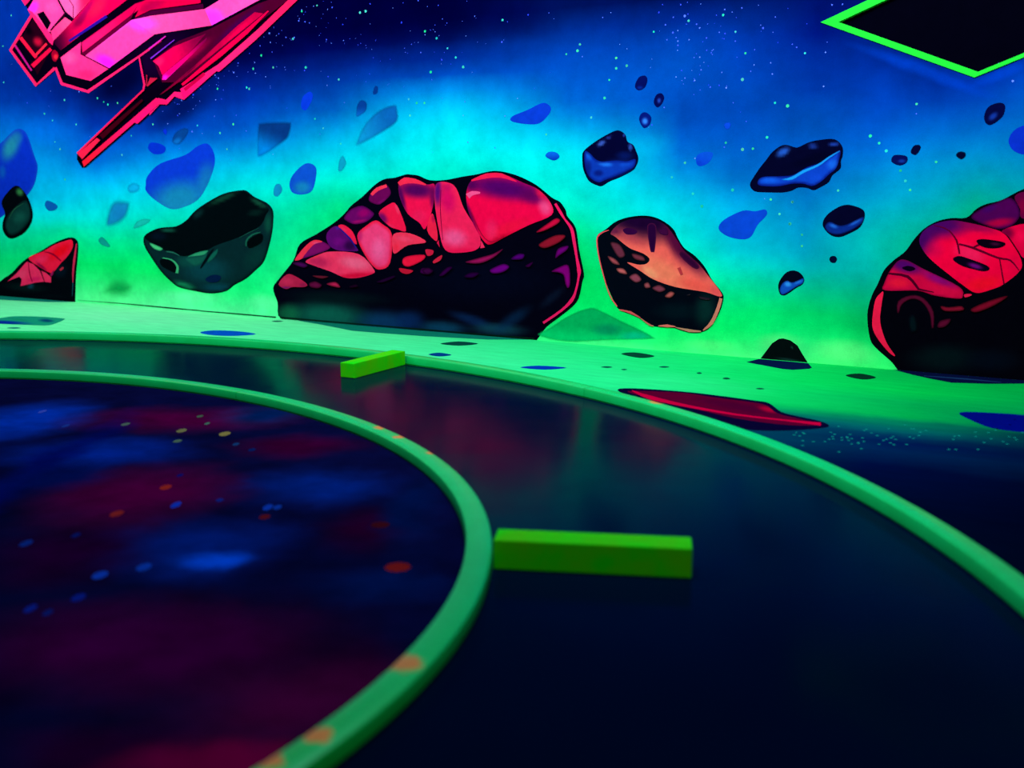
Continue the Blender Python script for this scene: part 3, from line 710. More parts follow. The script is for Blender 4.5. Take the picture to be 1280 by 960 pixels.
  ('painted_fragment',1,(70,0,75),0,[4620,403,4641,437,4723,425,4692,394],[('e',15,(24,0,26),0.7)]),
  ('painted_fragment',1,(70,0,75),0,[5442,482,5497,508,5470,475],[('e',14,(24,0,26),0.7)]),
  ('painted_fragment',1,(45,0,60),0,[4974,391,5023,420,5092,421,5043,388],[('e',14,(15,0,21),0.7)]),
  ('painted_fragment',1,(115,0,112),0,[5659,540,5677,597,5747,619,5738,591,5686,556],[('e',13,(40,0,39),0.7)]),
  ('painted_fragment',1,(135,0,112),0,[5633,453,5687,483,5753,495,5766,387,5750,353,5732,378,5718,433,5678,449],[('e',13,(47,0,39),0.7)]),
  ('painted_fragment',1,(220,12,60),0,[5521,699,5604,756,5661,788,5690,777,5668,751,5583,711],[('e',11,(77,4,21),0.7)]),
  ('painted_fragment',1,(150,18,40),0,[5540,622,5640,676,5711,687,5727,672,5676,633,5583,599],[('e',11,(52,6,14),0.7)]),
  ('painted_fragment',1,(60,4,60),0,[4635,421,4687,440,4722,416,4676,393],[('e',15,(21,1,21),0.7)]),
  ('painted_rim',0,(255,25,95),0,[5649,875,5659,859,5674,837,5687,818,5698,804,5707,793,5719,780,5734,761,5750,741,5762,720,5769,699,5774,676,5779,648,5787,614,5795,576,5803,542,5807,512,5812,486,5814,464,5817,451,5818,442,5818,427,5814,401,5808,371,5800,343,5792,321,5782,302,5768,283,5751,261,5730,239,5702,215,5658,183,5607,149,5570,125,5580,113,5617,137,5668,171,5712,203,5743,227,5767,249,5788,271,5800,294,5808,317,5814,340,5822,369,5828,400,5832,425,5837,440,5840,452,5841,468,5835,490,5828,516,5819,545,5813,580,5807,618,5801,652,5796,679,5791,704,5782,728,5766,750,5746,770,5729,786,5720,800,5712,813,5704,827,5690,846,5674,868,5663,883],[])]),
 ('painted_asteroid','dark green hollow asteroid with round craters painted left of the large red one',10,'wall',[
  ('painted_silhouette',1,(6,38,42),0,[1902,554,1927,595,2025,637,2126,659,2281,672,2395,718,2496,792,2621,855,2810,927,2991,954,3053,947,3125,905,3246,861,3298,811,3300,738,3275,618,3197,439,3104,360,2998,289,2878,236,2783,183,2622,157,2460,167,2282,188,2200,224,2080,309,1963,435,1912,504],[('b',2582,339,292,12,-9,-118,(8,62,72),0.9),('b',2396,401,164,6,-5,-59,(10,72,66),0.8),('b',2324,200,145,-21,-18,-39,(22,150,95),0.8),('b',3110,454,129,82,69,-62,(6,52,48),0.7),('b',3250,709,49,1,-5,-83,(10,75,58),0.8),('b',2692,207,198,10,-3,-39,(8,70,88),0.7),('e',30,(2,14,14),0.8)]),
  ('painted_hollow',1,(1,9,13),0,[1922,580,2025,635,2126,656,2281,667,2409,718,2509,792,2621,850,2809,921,2996,946,3064,928,3137,892,3256,824,3229,773,3162,689,2955,605,2716,537,2607,495,2469,462,2344,438,2166,470,1987,537],[('b',2807,894,179,58,12,-22,(14,62,44),0.9),('b',3166,860,96,-38,-15,-20,(18,78,55),0.9),('b',2195,641,98,2,-2,-18,(16,80,62),0.9),('b',3131,790,98,14,5,-27,(5,34,30),0.8),('b',2077,589,113,3,-4,-40,(4,18,34),0.8),('b',2535,773,64,38,24,-22,(8,45,45),0.8)]),
  ('painted_highlight',1,(75,200,125),0,[1972,531,2028,523,2118,492,2081,474,2011,492],[('e',12,(20,100,70),0.7)]),
  ('painted_highlight',1,(48,150,105),0,[2392,435,2497,473,2617,493,2570,455,2481,441],[('e',12,(16,90,75),0.6)]),
  ('painted_facet',1,(16,85,72),0,[2364,424,2564,455,2608,476,2567,407,2462,364],[('e',23,(8,60,60),0.6)]),
  ('painted_facet',1,(14,90,75),0,[2600,398,2644,458,2721,508,2711,470,2655,420],[('e',11,(8,60,60),0.6)]),
  ('painted_facet',1,(2,14,20),0,[2611,457,2681,512,2644,458,2543,357,2530,366],[]),
  ('painted_highlight',0,(18,70,62),0,[2955,597,2979,606,3012,619,3048,632,3086,647,3127,663,3156,673,3154,677,3125,667,3083,653,3044,639,3009,624,2976,610,2953,600],[]),
  ('painted_highlight',0,(30,95,80),0,[2158,466,2178,464,2206,462,2232,458,2259,453,2285,445,2304,439,2307,443,2290,451,2265,461,2238,470,2209,473,2180,474,2159,474],[]),
  ('painted_rim',0,(55,165,110),0,[2111,415,2139,412,2179,408,2212,400,2235,386,2253,369,2263,353,2262,337,2255,318,2248,303,2278,300,2283,315,2289,337,2287,360,2271,379,2248,396,2220,409,2183,416,2142,420,2113,421],[]),
  ('painted_crater',1,(1,8,12),0,[2081,397,2132,411,2228,385,2261,336,2233,308,2153,330,2092,358],[]),
  ('painted_rim',0,(20,85,68),0,[3027,537,3028,549,3030,566,3037,581,3053,595,3076,610,3099,622,3125,630,3153,637,3172,641,3171,648,3151,646,3121,641,3092,633,3066,620,3041,604,3022,586,3014,567,3013,548,3014,536],[]),
  ('painted_crater',1,(1,7,10),0,[3035,563,3081,604,3159,633,3192,625,3180,576,3102,537,3045,526],[]),
  ('painted_crater',1,(2,26,62),0,[2576,270,2659,305,2741,297,2709,255,2615,246],[])]),
 ('painted_asteroid','huge asteroid with red domed cap and two dark slits painted beside the dark mound',0,'wall',[
  ('painted_silhouette',1,(3,3,11),0,[7761,1,7723,45,7635,117,7602,172,7582,295,7598,395,7626,464,7654,540,7702,597,7757,646,7797,711,7843,767,7902,806,7972,825,8046,829,8090,874,8135,899,8205,920,8303,976,8460,1031,8620,992,8746,731,8825,343,8834,1,8385,1,8078,1,7773,1],[('b',7992,83,195,16,6,-86,(4,24,26),0.8),('b',8226,94,150,12,5,-68,(3,12,24),0.8)]),
  ('painted_facet',1,(255,0,58),0,[7824,700,7838,751,7891,792,7975,813,8066,801,8157,779,8223,755,8268,705,8318,624,8320,567,8251,494,8183,458,8118,442,8048,484,7964,546,7892,603,7851,648],[('b',7928,790,194,33,17,-80,(75,4,88),1),('b',7837,713,75,-26,-32,-116,(70,4,88),1),('b',8097,784,117,-24,-4,-31,(140,4,70),0.8),('b',7900,662,55,2,4,-59,(215,5,75),0.6),('b',8078,642,92,-32,-13,-49,(255,30,90),0.8),('b',8150,489,114,28,11,-44,(255,12,35),0.8),('b',8289,598,40,1,6,-76,(230,0,60),0.6)]),
  ('painted_crack',0,(95,0,32),0,[7965,760,7975,747,7990,729,8003,709,8011,685,8018,658,8023,639,8031,641,8027,660,8020,688,8011,713,7996,734,7980,752,7968,764],[]),
  ('painted_crack',0,(95,0,32),0,[8020,687,8035,684,8058,678,8087,669,8126,654,8171,636,8209,622,8235,617,8253,617,8268,612,8285,598,8301,579,8313,565,8316,568,8305,583,8290,603,8272,620,8254,626,8236,627,8211,632,8174,646,8129,665,8089,680,8060,688,8037,693,8021,696],[]),
  ('painted_crack',0,(95,0,32),0,[8217,620,8247,493,8254,494,8222,621],[]),
  ('painted_crack',0,(95,0,32),0,[8090,671,8122,689,8117,698,8086,678],[]),
  ('painted_crack',0,(95,0,32),0,[7891,785,7904,782,7924,777,7940,772,7953,766,7964,759,7972,754,7974,757,7966,763,7955,770,7942,777,7924,781,7905,785,7891,788],[]),
  ('painted_crater',1,(8,2,16),0,[8103,712,8138,721,8221,710,8241,698,8218,680,8165,675,8123,687],[('b',8193,697,29,-2,0,-10,(70,10,50),0.8)]),
  ('painted_crater',1,(8,2,20),0,[7997,612,8025,630,8080,616,8160,587,8176,568,8151,556,8103,564,8041,581],[('b',8107,581,41,-12,-3,-14,(110,8,110),1)]),
  ('painted_facet',1,(75,2,75),0,[8070,827,8108,872,8176,904,8250,930,8296,857,8272,800,8216,774,8157,785],[('b',8202,805,85,15,5,-25,(185,0,55),0.9),('e',12,(25,0,30),0.6),('b',8150,874,37,16,7,-18,(60,4,90),0.8)]),
  ('painted_facet',1,(95,2,55),0,[8264,936,8310,962,8374,938,8395,827,8305,831,8294,876],[('b',8305,888,23,0,4,-50,(140,0,50),0.7)]),
  ('painted_facet',1,(235,0,60),0,[8220,766,8323,802,8400,765,8425,615,8333,630,8306,662,8254,735],[('b',8241,755,37,-21,-15,-33,(110,0,50),0.9),('b',8312,738,34,1,3,-38,(255,5,70),0.8)]),
  ('painted_facet',1,(150,0,55),0,[8390,937,8463,996,8596,954,8689,761,8658,659,8429,771],[('b',8540,726,135,-50,-17,-75,(225,0,60),0.9),('b',8483,961,139,-26,-4,-54,(70,2,75),0.9)]),
  ('painted_facet',1,(210,0,55),0,[8436,603,8619,626,8733,583,8781,372,8661,397,8512,437],[('b',8714,535,68,3,11,-118,(110,0,45),0.9)]),
  ('painted_facet',1,(215,5,60),0,[7667,432,7662,473,7687,540,7728,596,7773,597,7858,555,8037,471,8060,419,8030,407,7917,418,7834,439],[('b',7762,571,106,-25,-8,-46,(80,4,95),1),('b',7936,505,104,-43,-10,-31,(140,5,105),0.95),('b',7736,476,70,3,2,-30,(240,20,50),0.8),('b',7965,447,90,-21,-6,-32,(230,10,65),0.7),('e',9,(90,0,40),0.5)]),
  ('painted_crater',1,(10,0,20),0,[7747,556,7771,569,7803,565,7815,552,7783,541],[]),
  ('painted_crack',0,(75,0,30),0,[7678,520,7706,517,7744,514,7775,505,7799,486,7821,460,7836,441,7845,448,7831,468,7809,496,7782,519,7745,527,7706,529,7678,529],[]),
  ('painted_crack',0,(75,0,30),0,[7839,443,7916,433,7917,437,7841,452],[]),
  ('painted_facet',1,(235,25,70),0,[8067,431,8094,435,8102,428,8072,416],[]),
  ('painted_rim',1,(255,25,70),0,[7643,413,7660,423,7655,354,7654,258,7693,150,7744,79,7709,96,7646,167,7615,228,7613,310,7622,380],[]),
  ('painted_fragment',0,(88,10,40),9,[7748,311,7752,327,7756,348,7763,361,7773,372,7790,384,7807,391,7824,392,7841,388,7856,380,7872,365,7887,345,7899,323,7908,296,7913,264,7918,241,7930,242,7931,266,7930,300,7924,333,7909,361,7890,384,7870,402,7848,413,7825,417,7803,415,7779,408,7756,396,7737,378,7732,352,7735,327,7739,311],[]),
  ('painted_fragment',1,(92,10,42),0,[7948,250,7958,284,8007,299,8003,274,7979,252],[('e',12,(27,3,12),0.7)]),
  ('painted_fragment',1,(140,15,42),0,[7956,363,7996,360,8057,369,8066,347,7979,338],[('e',11,(42,4,12),0.7)]),
  ('painted_fragment',1,(128,10,36),0,[8106,358,8187,404,8273,434,8218,384,8132,341],[('e',11,(38,3,10),0.7)]),
  ('painted_haze',1,(3,18,24),20,[7794,280,7817,316,7845,284,7849,223,7812,213],[])]),
 ('painted_asteroid','orange topped asteroid with thin salmon rim painted between two red asteroids',0,'wall',[
  ('painted_silhouette',1,(2,7,18),0,[5937,661,5949,695,5999,726,6063,773,6144,801,6243,813,6323,803,6394,771,6443,731,6470,683,6511,627,6581,581,6643,518,6688,447,6753,373,6763,337,6745,263,6706,187,6665,143,6597,122,6519,129,6457,144,6368,143,6296,152,6231,190,6111,230,6073,266,6005,400,5966,518,5947,602],[('b',6652,266,75,-8,-15,-106,(6,48,44),0.8),('b',6480,248,172,10,2,-58,(2,20,28),0.8)]),
  ('painted_facet',1,(255,95,85),0,[6032,705,6091,763,6181,793,6288,796,6385,762,6457,683,6512,611,6599,541,6670,463,6745,375,6742,349,6648,372,6467,392,6324,431,6224,485,6152,523,6160,528,6223,517,6273,525,6292,554,6249,586,6158,617,6065,681],[('b',6244,784,371,-42,-17,-135,(28,3,42),1),('b',6394,476,174,-105,-44,-63,(255,125,92),0.8),('b',6296,472,67,-40,-20,-28,(255,155,110),0.8),('b',6537,612,62,49,131,-148,(60,5,50),1),('b',6458,666,62,29,74,-138,(85,8,52),0.9),('b',6156,683,132,-53,-15,-31,(190,60,75),0.6),('b',6587,410,141,-27,-9,-40,(255,80,70),0.7),('b',6715,376,44,-22,-16,-29,(235,70,80),0.7),('b',6055,714,55,1,1,-33,(90,20,60),0.8)]),
  ('painted_crack',1,(38,3,48),0,[6273,752,6329,753,6326,613,6311,596,6294,612],[('e',9,(120,30,60),0.5)]),
  ('painted_crack',0,(190,50,60),8,[6468,507,6493,459,6514,468,6492,517],[]),
  ('painted_crater',1,(50,5,55),0,[6114,726,6155,738,6207,721,6192,701,6138,699],[]),
  ('painted_crater',1,(62,8,55),0,[6347,730,6395,740,6406,702,6361,705],[('e',7,(40,4,40),0.6)]),
  ('painted_crater',1,(48,5,45),0,[6482,594,6512,603,6600,533,6601,508,6566,515,6505,562],[('e',12,(110,20,50),0.4)]),
  ('painted_bump',1,(110,40,60),0,[6033,647,6093,638,6133,574,6095,554,6057,595],[('e',12,(27,10,15),0.8)]),
  ('painted_bump',1,(125,45,62),0,[6178,584,6249,570,6261,541,6197,550],[('e',12,(31,11,15),0.8)]),
  ('painted_bump',1,(175,70,80),0,[6016,562,6068,547,6098,512,6050,519],[('e',12,(43,17,20),0.8)]),
  ('painted_bump',1,(205,90,92),0,[6076,488,6124,490,6149,457,6097,462],[('e',12,(51,22,23),0.8)]),
  ('painted_bump',1,(150,60,80),0,[6162,439,6207,464,6245,428,6208,407],[('e',12,(37,15,20),0.8)]),
  ('painted_bump',1,(165,70,80),0,[6261,401,6289,413,6305,384,6272,377],[('e',12,(41,17,20),0.8)]),
  ('painted_bump',1,(130,50,70),0,[6315,379,6361,401,6403,376,6362,356],[('e',12,(32,12,17),0.8)]),
  ('painted_bump',1,(190,80,80),0,[6398,333,6432,365,6461,354,6434,326],[('e',12,(47,20,20),0.8)]),
  ('painted_bump',1,(90,70,90),0,[6537,348,6559,356,6556,348],[('e',12,(22,17,22),0.8)]),
  ('painted_bump',1,(60,40,60),0,[6615,344,6683,337,6675,326,6628,329],[('e',12,(15,10,15),0.8)]),
  ('painted_rim',0,(235,75,85),0,[6022,724,6006,720,5984,713,5964,703,5951,693,5942,679,5938,657,5941,622,5949,578,5960,534,5973,488,5988,440,6002,399,6013,366,6024,339,6036,314,6053,289,6072,267,6085,252,6090,256,6078,272,6059,293,6043,318,6031,342,6020,368,6009,401,5995,442,5980,490,5967,535,5957,580,5950,623,5947,657,5951,677,5959,687,5970,696,5987,706,6008,714,6023,720],[]),
  ('painted_rim',0,(225,85,85),0,[6101,233,6120,228,6147,223,6173,215,6199,207,6225,197,6244,191,6246,195,6230,205,6205,218,6179,230,6150,234,6122,237,6102,238],[]),
  ('painted_rim',0,(200,105,90),0,[6244,189,6260,178,6283,162,6302,150,6316,146,6326,146,6332,147,6332,152,6327,153,6319,154,6308,159,6288,169,6264,183,6247,193],[]),
  ('painted_rim',0,(235,105,95),0,[6363,149,6379,148,6400,148,6421,147,6441,149,6460,150,6474,151,6474,156,6461,159,6442,161,6421,164,6400,161,6378,157,6363,154],[]),
  ('painted_rim',0,(190,125,100),0,[6474,148,6497,142,6529,134,6561,127,6590,128,6617,130,6635,133,6635,140,6617,141,6591,142,6563,145,6532,147,6499,150,6475,152],[]),
  ('painted_rim',0,(215,120,100),0,[6650,141,6665,150,6686,165,6706,185,6720,211,6732,240,6742,268,6750,295,6756,321,6759,339,6741,343,6737,325,6730,300,6722,274,6712,247,6701,220,6688,197,6674,177,6657,159,6646,146],[])]),
 ('painted_asteroid','small pointed red asteroid painted at the foot of the wall',0,'wall',[
  ('painted_silhouette',1,(2,7,14),0,[-142,84,-78,104,-2,132,75,171,176,215,305,300,428,363,618,430,758,487,906,534,1016,554,1078,541,1105,500,1086,387,1048,244,1013,42,1006,1,963,1,677,1,-18,1,-151,1],[('b',346,96,340,1,-11,-45,(3,28,28),0.8),('b',428,111,57,3,-2,-18,(18,75,100),0.9),('b',840,264,98,4,-8,-65,(3,22,38),0.8),('b',678,31,328,2,-2,-10,(5,50,45),0.7)]),
  ('painted_facet',1,(255,22,62),0,[433,359,639,424,802,487,959,526,1024,533,1038,498,1014,448,941,382,859,329,749,246,694,243,565,288],[('b',860,429,168,78,39,-40,(255,4,22),0.85),('b',585,348,130,34,18,-40,(255,40,95),0.7),('b',599,290,74,-37,-15,-12,(120,0,60),0.9)]),
  ('painted_crack',0,(150,0,40),0,[649,420,680,414,723,406,762,394,799,378,835,358,861,343,872,351,849,367,814,389,776,408,731,418,684,423,652,425],[]),
  ('painted_facet',0,(255,42,95),0,[109,139,246,216,402,326,489,308,572,253,618,159,501,146,289,104,312,168,280,188],[('b',315,206,95,51,40,-32,(255,70,115),0.6),('b',494,176,102,14,2,-22,(220,10,90),0.6)]),
  ('painted_crack',0,(150,0,50),0,[419,327,419,297,420,255,423,217,432,188,443,164,451,147,462,151,455,167,446,191,439,219,434,256,430,298,428,328],[]),
  ('painted_facet',0,(255,42,92),0,[592,254,659,235,718,201,710,155,629,157],[]),
  ('painted_facet',0,(150,20,80),0,[702,222,763,268,748,231,725,208],[]),
  ('painted_rim',0,(215,40,80),0,[1080,503,1065,467,1045,414,1027,365,1017,326,1008,290,1001,256,997,223,996,191,995,170,1004,170,1009,192,1015,223,1023,256,1031,289,1042,325,1055,363,1068,413,1083,465,1092,503],[]),
  ('painted_rim',0,(30,90,110),0,[996,170,976,47,980,47,1003,170],[]),
  ('painted_facet',1,(190,40,60),0,[841,275,882,298,895,287,856,264],[])]),
 ('painted_rock','angular navy blue rock with lit lower face painted above the orange asteroid',0,'wall',[
  ('painted_silhouette',1,(3,4,42),0,[5832,1174,5840,1196,5870,1223,5940,1266,6014,1302,6058,1317,6088,1312,6118,1289,6131,1251,6168,1231,6188,1195,6205,1147,6190,1103,6166,1077,6094,1042,6020,1015,5970,988,5940,990,5883,1015,5852,1061,5836,1106],[('b',5960,1243,30,15,9,-13,(60,95,195),0.9),('b',6010,1278,23,7,4,-8,(40,60,150),0.8),('b',6151,1218,15,0,1,-26,(50,90,190),0.8),('b',6110,1287,8,0,0,-11,(40,70,170),0.8),('b',6115,1170,68,-1,1,-27,(5,25,100),0.7),('b',6033,1087,157,34,17,-56,(8,45,150),0.8)]),
  ('painted_facet',1,(10,55,170),0,[5847,1194,5881,1187,5922,1150,5962,1135,6007,1137,6067,1140,6131,1135,6184,1147,6183,1112,6156,1088,6074,1053,5994,1026,5944,1010,5888,1038,5854,1097],[('b',5988,1120,54,-7,-2,-18,(30,120,235),0.9),('b',5876,1169,17,9,18,-27,(15,95,215),0.8),('b',5943,1065,40,0,0,-23,(6,22,110),0.9),('b',6117,1117,43,7,4,-17,(15,80,205),0.7),('b',5872,1097,31,0,1,-50,(6,25,110),0.8),('e',19,(5,20,110),0.8)])]),
 ('painted_rock','long navy rock with bright blue ridge painted below the diamond panel',0,'wall',[
  ('painted_silhouette',1,(3,4,34),0,[6893,996,6901,1020,6943,1086,6979,1132,7011,1174,7053,1206,7090,1214,7138,1200,7162,1202,7221,1228,7299,1240,7349,1239,7382,1218,7399,1186,7399,1146,7392,1123,7392,1083,7351,1046,7334,1010,7290,982,7254,966,7216,978,7169,980,7132,963,7084,953,7007,953,6934,956,6904,972],[('b',7073,1175,40,22,13,-20,(35,95,205),0.9),('b',7236,1205,32,-1,1,-11,(30,70,180),0.9),('b',7350,1214,31,2,2,-11,(30,70,180),0.8),('b',7235,1134,127,45,13,-30,(2,3,26),0.8)]),
  ('painted_facet',1,(10,62,185),0,[6936,1010,6964,1039,7066,1043,7137,1050,7210,1091,7283,1115,7327,1147,7384,1180,7382,1133,7367,1083,7332,1051,7288,1010,7243,989,7196,1001,7130,1001,7054,987,6957,990],[('e',19,(6,18,105),0.9),('b',7004,1020,63,0,1,-19,(18,95,225),0.8),('b',7347,1106,27,23,19,-21,(20,100,215),0.8),('b',7264,1033,41,7,6,-27,(14,70,200),0.7)]),
  ('painted_highlight',0,(22,150,238),5,[7072,1022,7086,1020,7108,1019,7132,1021,7154,1032,7175,1046,7197,1059,7222,1070,7249,1082,7274,1094,7295,1108,7313,1123,7331,1137,7351,1151,7372,1164,7386,1174,7382,1180,7367,1172,7345,1161,7323,1148,7304,1134,7286,1120,7265,1108,7241,1097,7214,1087,7187,1077,7164,1063,7143,1050,7124,1041,7105,1034,7085,1030,7071,1027],[])]),
 ('painted_rock','black and dark green split rock painted in front of the blue rock',30,'wall',[
  ('painted_silhouette',1,(2,6,12),0,[128,826,165,884,288,965,364,986,432,954,502,875,542,772,521,680,418,586,263,530,170,533,113,591,118,661,163,744],[('b',393,931,38,-31,-45,-22,(45,120,62),0.95)]),
  ('painted_facet',1,(7,52,48),0,[197,721,340,816,473,861,519,772,488,680,344,584,211,555,150,627],[('b',362,712,90,46,53,-43,(14,75,65),0.9),('e',29,(2,20,22),0.8)]),
  ('painted_highlight',0,(30,85,60),0,[215,697,236,720,267,751,302,778,347,800,398,819,435,833,432,836,395,823,343,805,295,783,259,754,230,722,210,699],[])]),
 ('painted_rock','oval navy rock with a pale lower band painted near the domed red asteroid',0,'wall',[
  ('painted_silhouette',1,(3,4,34),0,[7313,778,7333,831,7395,877,7451,888,7521,865,7536,827,7515,769,7454,730,7404,712,7352,727],[]),
  ('painted_facet',1,(8,40,130),0,[7326,770,7351,796,7400,778,7445,784,7524,825,7528,799,7496,769,7447,741,7393,726,7345,739],[('b',7372,773,27,-9,-4,-12,(30,100,205),0.9),('b',7488,795,36,21,5,-9,(28,95,200),0.9),('e',10,(4,12,60),0.8)])]),
 ('painted_rock','small rock with black top and sky blue underside painted above dark mound',0,'wall',[
  ('painted_silhouette',1,(3,5,24),0,[7082,427,7092,464,7123,505,7162,520,7202,508,7228,473,7219,443,7187,422,7136,383,7110,375,7092,387],[]),
  ('painted_facet',1,(14,75,180),0,[7093,417,7108,447,7133,461,7158,452,7191,464,7222,478,7222,452,7186,429,7135,392,7109,380,7095,393],[('b',7138,441,24,-3,-2,-17,(45,145,235),0.95),('b',7195,455,27,13,3,-7,(35,120,220),0.9),('e',8,(5,22,90),0.7)])]),
 ('painted_rock','dark mound painted at the foot of the wall beside the domed red asteroid',0,'wall',[
  ('painted_silhouette',0,(3,14,14),0,[6999,1,7024,38,7062,95,7102,125,7128,129,7169,120,7210,93,7239,48,7272,1,7175,1],[('b',7178,80,7,-8,-4,-4,(25,80,60),0.8),('b',7161,8,80,-5,-1,-8,(20,70,60),0.7)])]),
 ('painted_rock','large bean-shaped blue rock fading to teal painted above the dark green asteroid',0,'wall',[
  ('painted_silhouette',1,(8,55,200),0,[1970,992,1996,1061,2146,1157,2426,1220,2564,1284,2671,1301,2731,1235,2732,1142,2647,992,2532,878,2365,819,2226,808,2064,875,1971,943],[('b',2342,877,399,52,28,-171,(20,135,178),0.95),('b',2650,1030,131,0,-11,-151,(20,130,175),0.7)])]),
 ('painted_rock','tall blue rock with teal left side painted behind the dark split rock',0,'wall',[
  ('painted_silhouette',1,(6,45,188),0,[57,1289,138,1333,217,1366,316,1421,394,1458,467,1467,535,1438,579,1370,624,1247,660,1157,635,1067,579,977,478,897,322,816,202,756,82,702,-36,671],[('b',320,1319,110,-35,-120,-133,(30,135,160),0.95),('b',421,1396,89,-2,-8,-56,(25,120,165),0.6),('b',178,1104,55,0,-10,-69,(10,90,170),0.7),('e',38,(20,80,185),0.5)])]),
 ('painted_rock','soft dark blue block shape painted right of the spaceship gun',0,'wall',[
  ('painted_silhouette',1,(5,52,120),33,[3164,1247,3184,1417,3223,1446,3486,1446,3515,1417,3500,1365,3467,1313,3369,1261,3269,1213,3175,1189],[('l',3352,1386,3294,1218,(0,128,214))])]),
 ('painted_rock','small upright blue pebble painted below the spaceship wing',0,'wall',[
  ('painted_silhouette',1,(6,55,205),0,[3607,1536,3622,1604,3681,1639,3714,1626,3708,1583,3652,1517],[])]),
 ('painted_rock','dark blue pebble painted beside the pale slanted rock',0,'wall',[
  ('painted_silhouette',1,(4,58,138),15,[4092,1460,4103,1535,4143,1570,4191,1549,4183,1491,4117,1456],[('l',4131,1534,4128,1451,(8,100,190))])]),
 ('painted_rock','tiny dark blue pebble painted above the pale slanted rock',0,'wall',[
  ('painted_silhouette',1,(4,50,128),11,[4240,1605,4258,1653,4288,1652,4287,1611,4261,1595],[])]),
 ('painted_rock','pale slanted blue rock painted among the stars',0,'wall',[
  ('painted_silhouette',1,(8,95,172),30,[4078,1270,4170,1416,4300,1503,4426,1532,4452,1490,4444,1408,4295,1329,4121,1262],[('l',4384,1492,4100,1266,(10,150,205))])]),
 ('painted_rock','rounded blue rock painted between dark green asteroid and large red one',0,'wall',[
  ('painted_silhouette',1,(12,80,200),0,[3469,1002,3513,1073,3622,1143,3703,1133,3726,1081,3683,957,3588,925,3494,939],[('b',3591,975,93,0,-3,-53,(20,130,182),0.9)])]),
 ('painted_rock','small teal blue pebble painted beside the rounded blue rock',0,'wall',[
  ('painted_silhouette',1,(14,140,190),8,[3309,938,3330,993,3378,1002,3400,957,3361,911,3320,911],[])]),
 ('painted_rock','faint teal sliver pebble painted above the large red asteroid',0,'wall',[
  ('painted_silhouette',1,(10,160,195),20,[3917,1094,3931,1166,3970,1200,4003,1148,3973,1097,3939,1080],[])]),
 ('painted_rock','flat bright blue rock painted above the large red asteroid',0,'wall',[
  ('painted_silhouette',1,(8,58,198),0,[5332,1391,5338,1422,5446,1457,5553,1496,5605,1474,5606,1436,5536,1375,5446,1370],[])]),
 ('painted_rock','small flat blue pebble painted right of the flat bright blue rock',0,'wall',[
  ('painted_silhouette',1,(8,95,212),0,[5576,1171,5599,1197,5652,1193,5675,1165,5634,1144],[('l',5625,1190,5626,1144,(6,60,180))])]),
 ('painted_rock','small blue chip painted beside the dark split rock',0,'wall',[
  ('painted_silhouette',1,(8,88,172),11,[707,822,752,865,877,824,855,782,756,770],[])]),
 ('painted_rock','rounded deep blue pebble painted above the bean-shaped rock',0,'wall',[
  ('painted_silhouette',1,(4,46,192),0,[2026,1293,2063,1321,2160,1310,2218,1280,2195,1239,2097,1230,2035,1260],[])]),
 ('painted_rock','faint cyan pebble painted left of the bean-shaped rock',0,'wall',[
  ('painted_silhouette',1,(8,170,222),38,[1742,972,1820,1022,1909,992,1883,933,1780,918],[])]),
 ('painted_rock','soft teal rock with blurred edge painted left of the dark green asteroid',0,'wall',[
  ('painted_silhouette',1,(14,140,195),64,[1460,707,1552,861,1688,882,1785,853,1732,732,1606,659,1483,642],[('b',1647,771,118,2,-8,-81,(18,125,190),0.8)])]),
 ('painted_rock','thin pale green chip painted above the dark green asteroid',0,'wall',[
  ('painted_silhouette',1,(18,185,172),19,[1790,638,1832,703,1921,729,2007,720,1945,675],[])]),
 ('painted_rock','dark smoky blue oval painted below the spaceship',0,'wall',[
  ('painted_silhouette',1,(5,62,135),27,[2287,1317,2326,1392,2430,1431,2487,1411,2455,1352,2364,1293],[('b',2339,1316,65,35,26,-24,(10,110,195),0.8)])]),
 ('painted_rock','tiny deep blue speck rock painted below the spaceship',0,'wall',[
  ('painted_silhouette',1,(5,42,190),9,[2196,1405,2226,1428,2251,1403,2231,1371],[])]),
 ('painted_rock','teal green chip painted above the small red asteroid',0,'wall',[
  ('painted_silhouette',1,(10,150,140),10,[1359,540,1414,569,1499,503,1481,482,1391,500],[])]),
 ('painted_rock','faint green haze patch painted near the wall foot',0,'wall',[
  ('painted_silhouette',1,(0,175,85),152,[1329,78,1403,187,1563,253,1753,203,1728,99,1602,40],[])]),
 ('painted_rock','small black pebble painted topmost in trio above the angular navy rock',0,'wall',[
  ('painted_silhouette',1,(3,12,82),0,[6172,1569,6195,1618,6235,1626,6251,1601,6236,1559,6197,1544],[('b',6205,1560,22,-1,0,-11,(5,40,140),0.8)])]),
 ('painted_rock','small navy pebble painted middle in trio above the angular navy rock',0,'wall',[
  ('painted_silhouette',1,(3,8,70),0,[6294,1471,6308,1513,6340,1522,6359,1497,6346,1462,6318,1442],[('b',6327,1481,13,0,0,-17,(30,70,170),0.9)])]),
 ('painted_rock','small navy pebble with bright lower spot painted lowest of the trio',0,'wall',[
  ('painted_silhouette',1,(4,22,110),0,[6204,1374,6216,1410,6248,1416,6281,1386,6271,1343,6234,1327],[('b',6241,1366,22,-1,1,-23,(45,125,225),1)])]),
 ('painted_rock','plain blue pebble painted left of the long navy rock',0,'wall',[
  ('painted_silhouette',1,(8,78,202),0,[6568,1123,6574,1166,6627,1183,6668,1171,6644,1122,6592,1101],[('l',6619,1179,6592,1101,(8,60,195))])]),
 ('painted_rock','tiny blue dot rock painted above the plain blue pebble',0,'wall',[
  ('painted_silhouette',1,(8,68,200),4,[6725,1328,6739,1345,6766,1341,6763,1313,6741,1306],[])]),
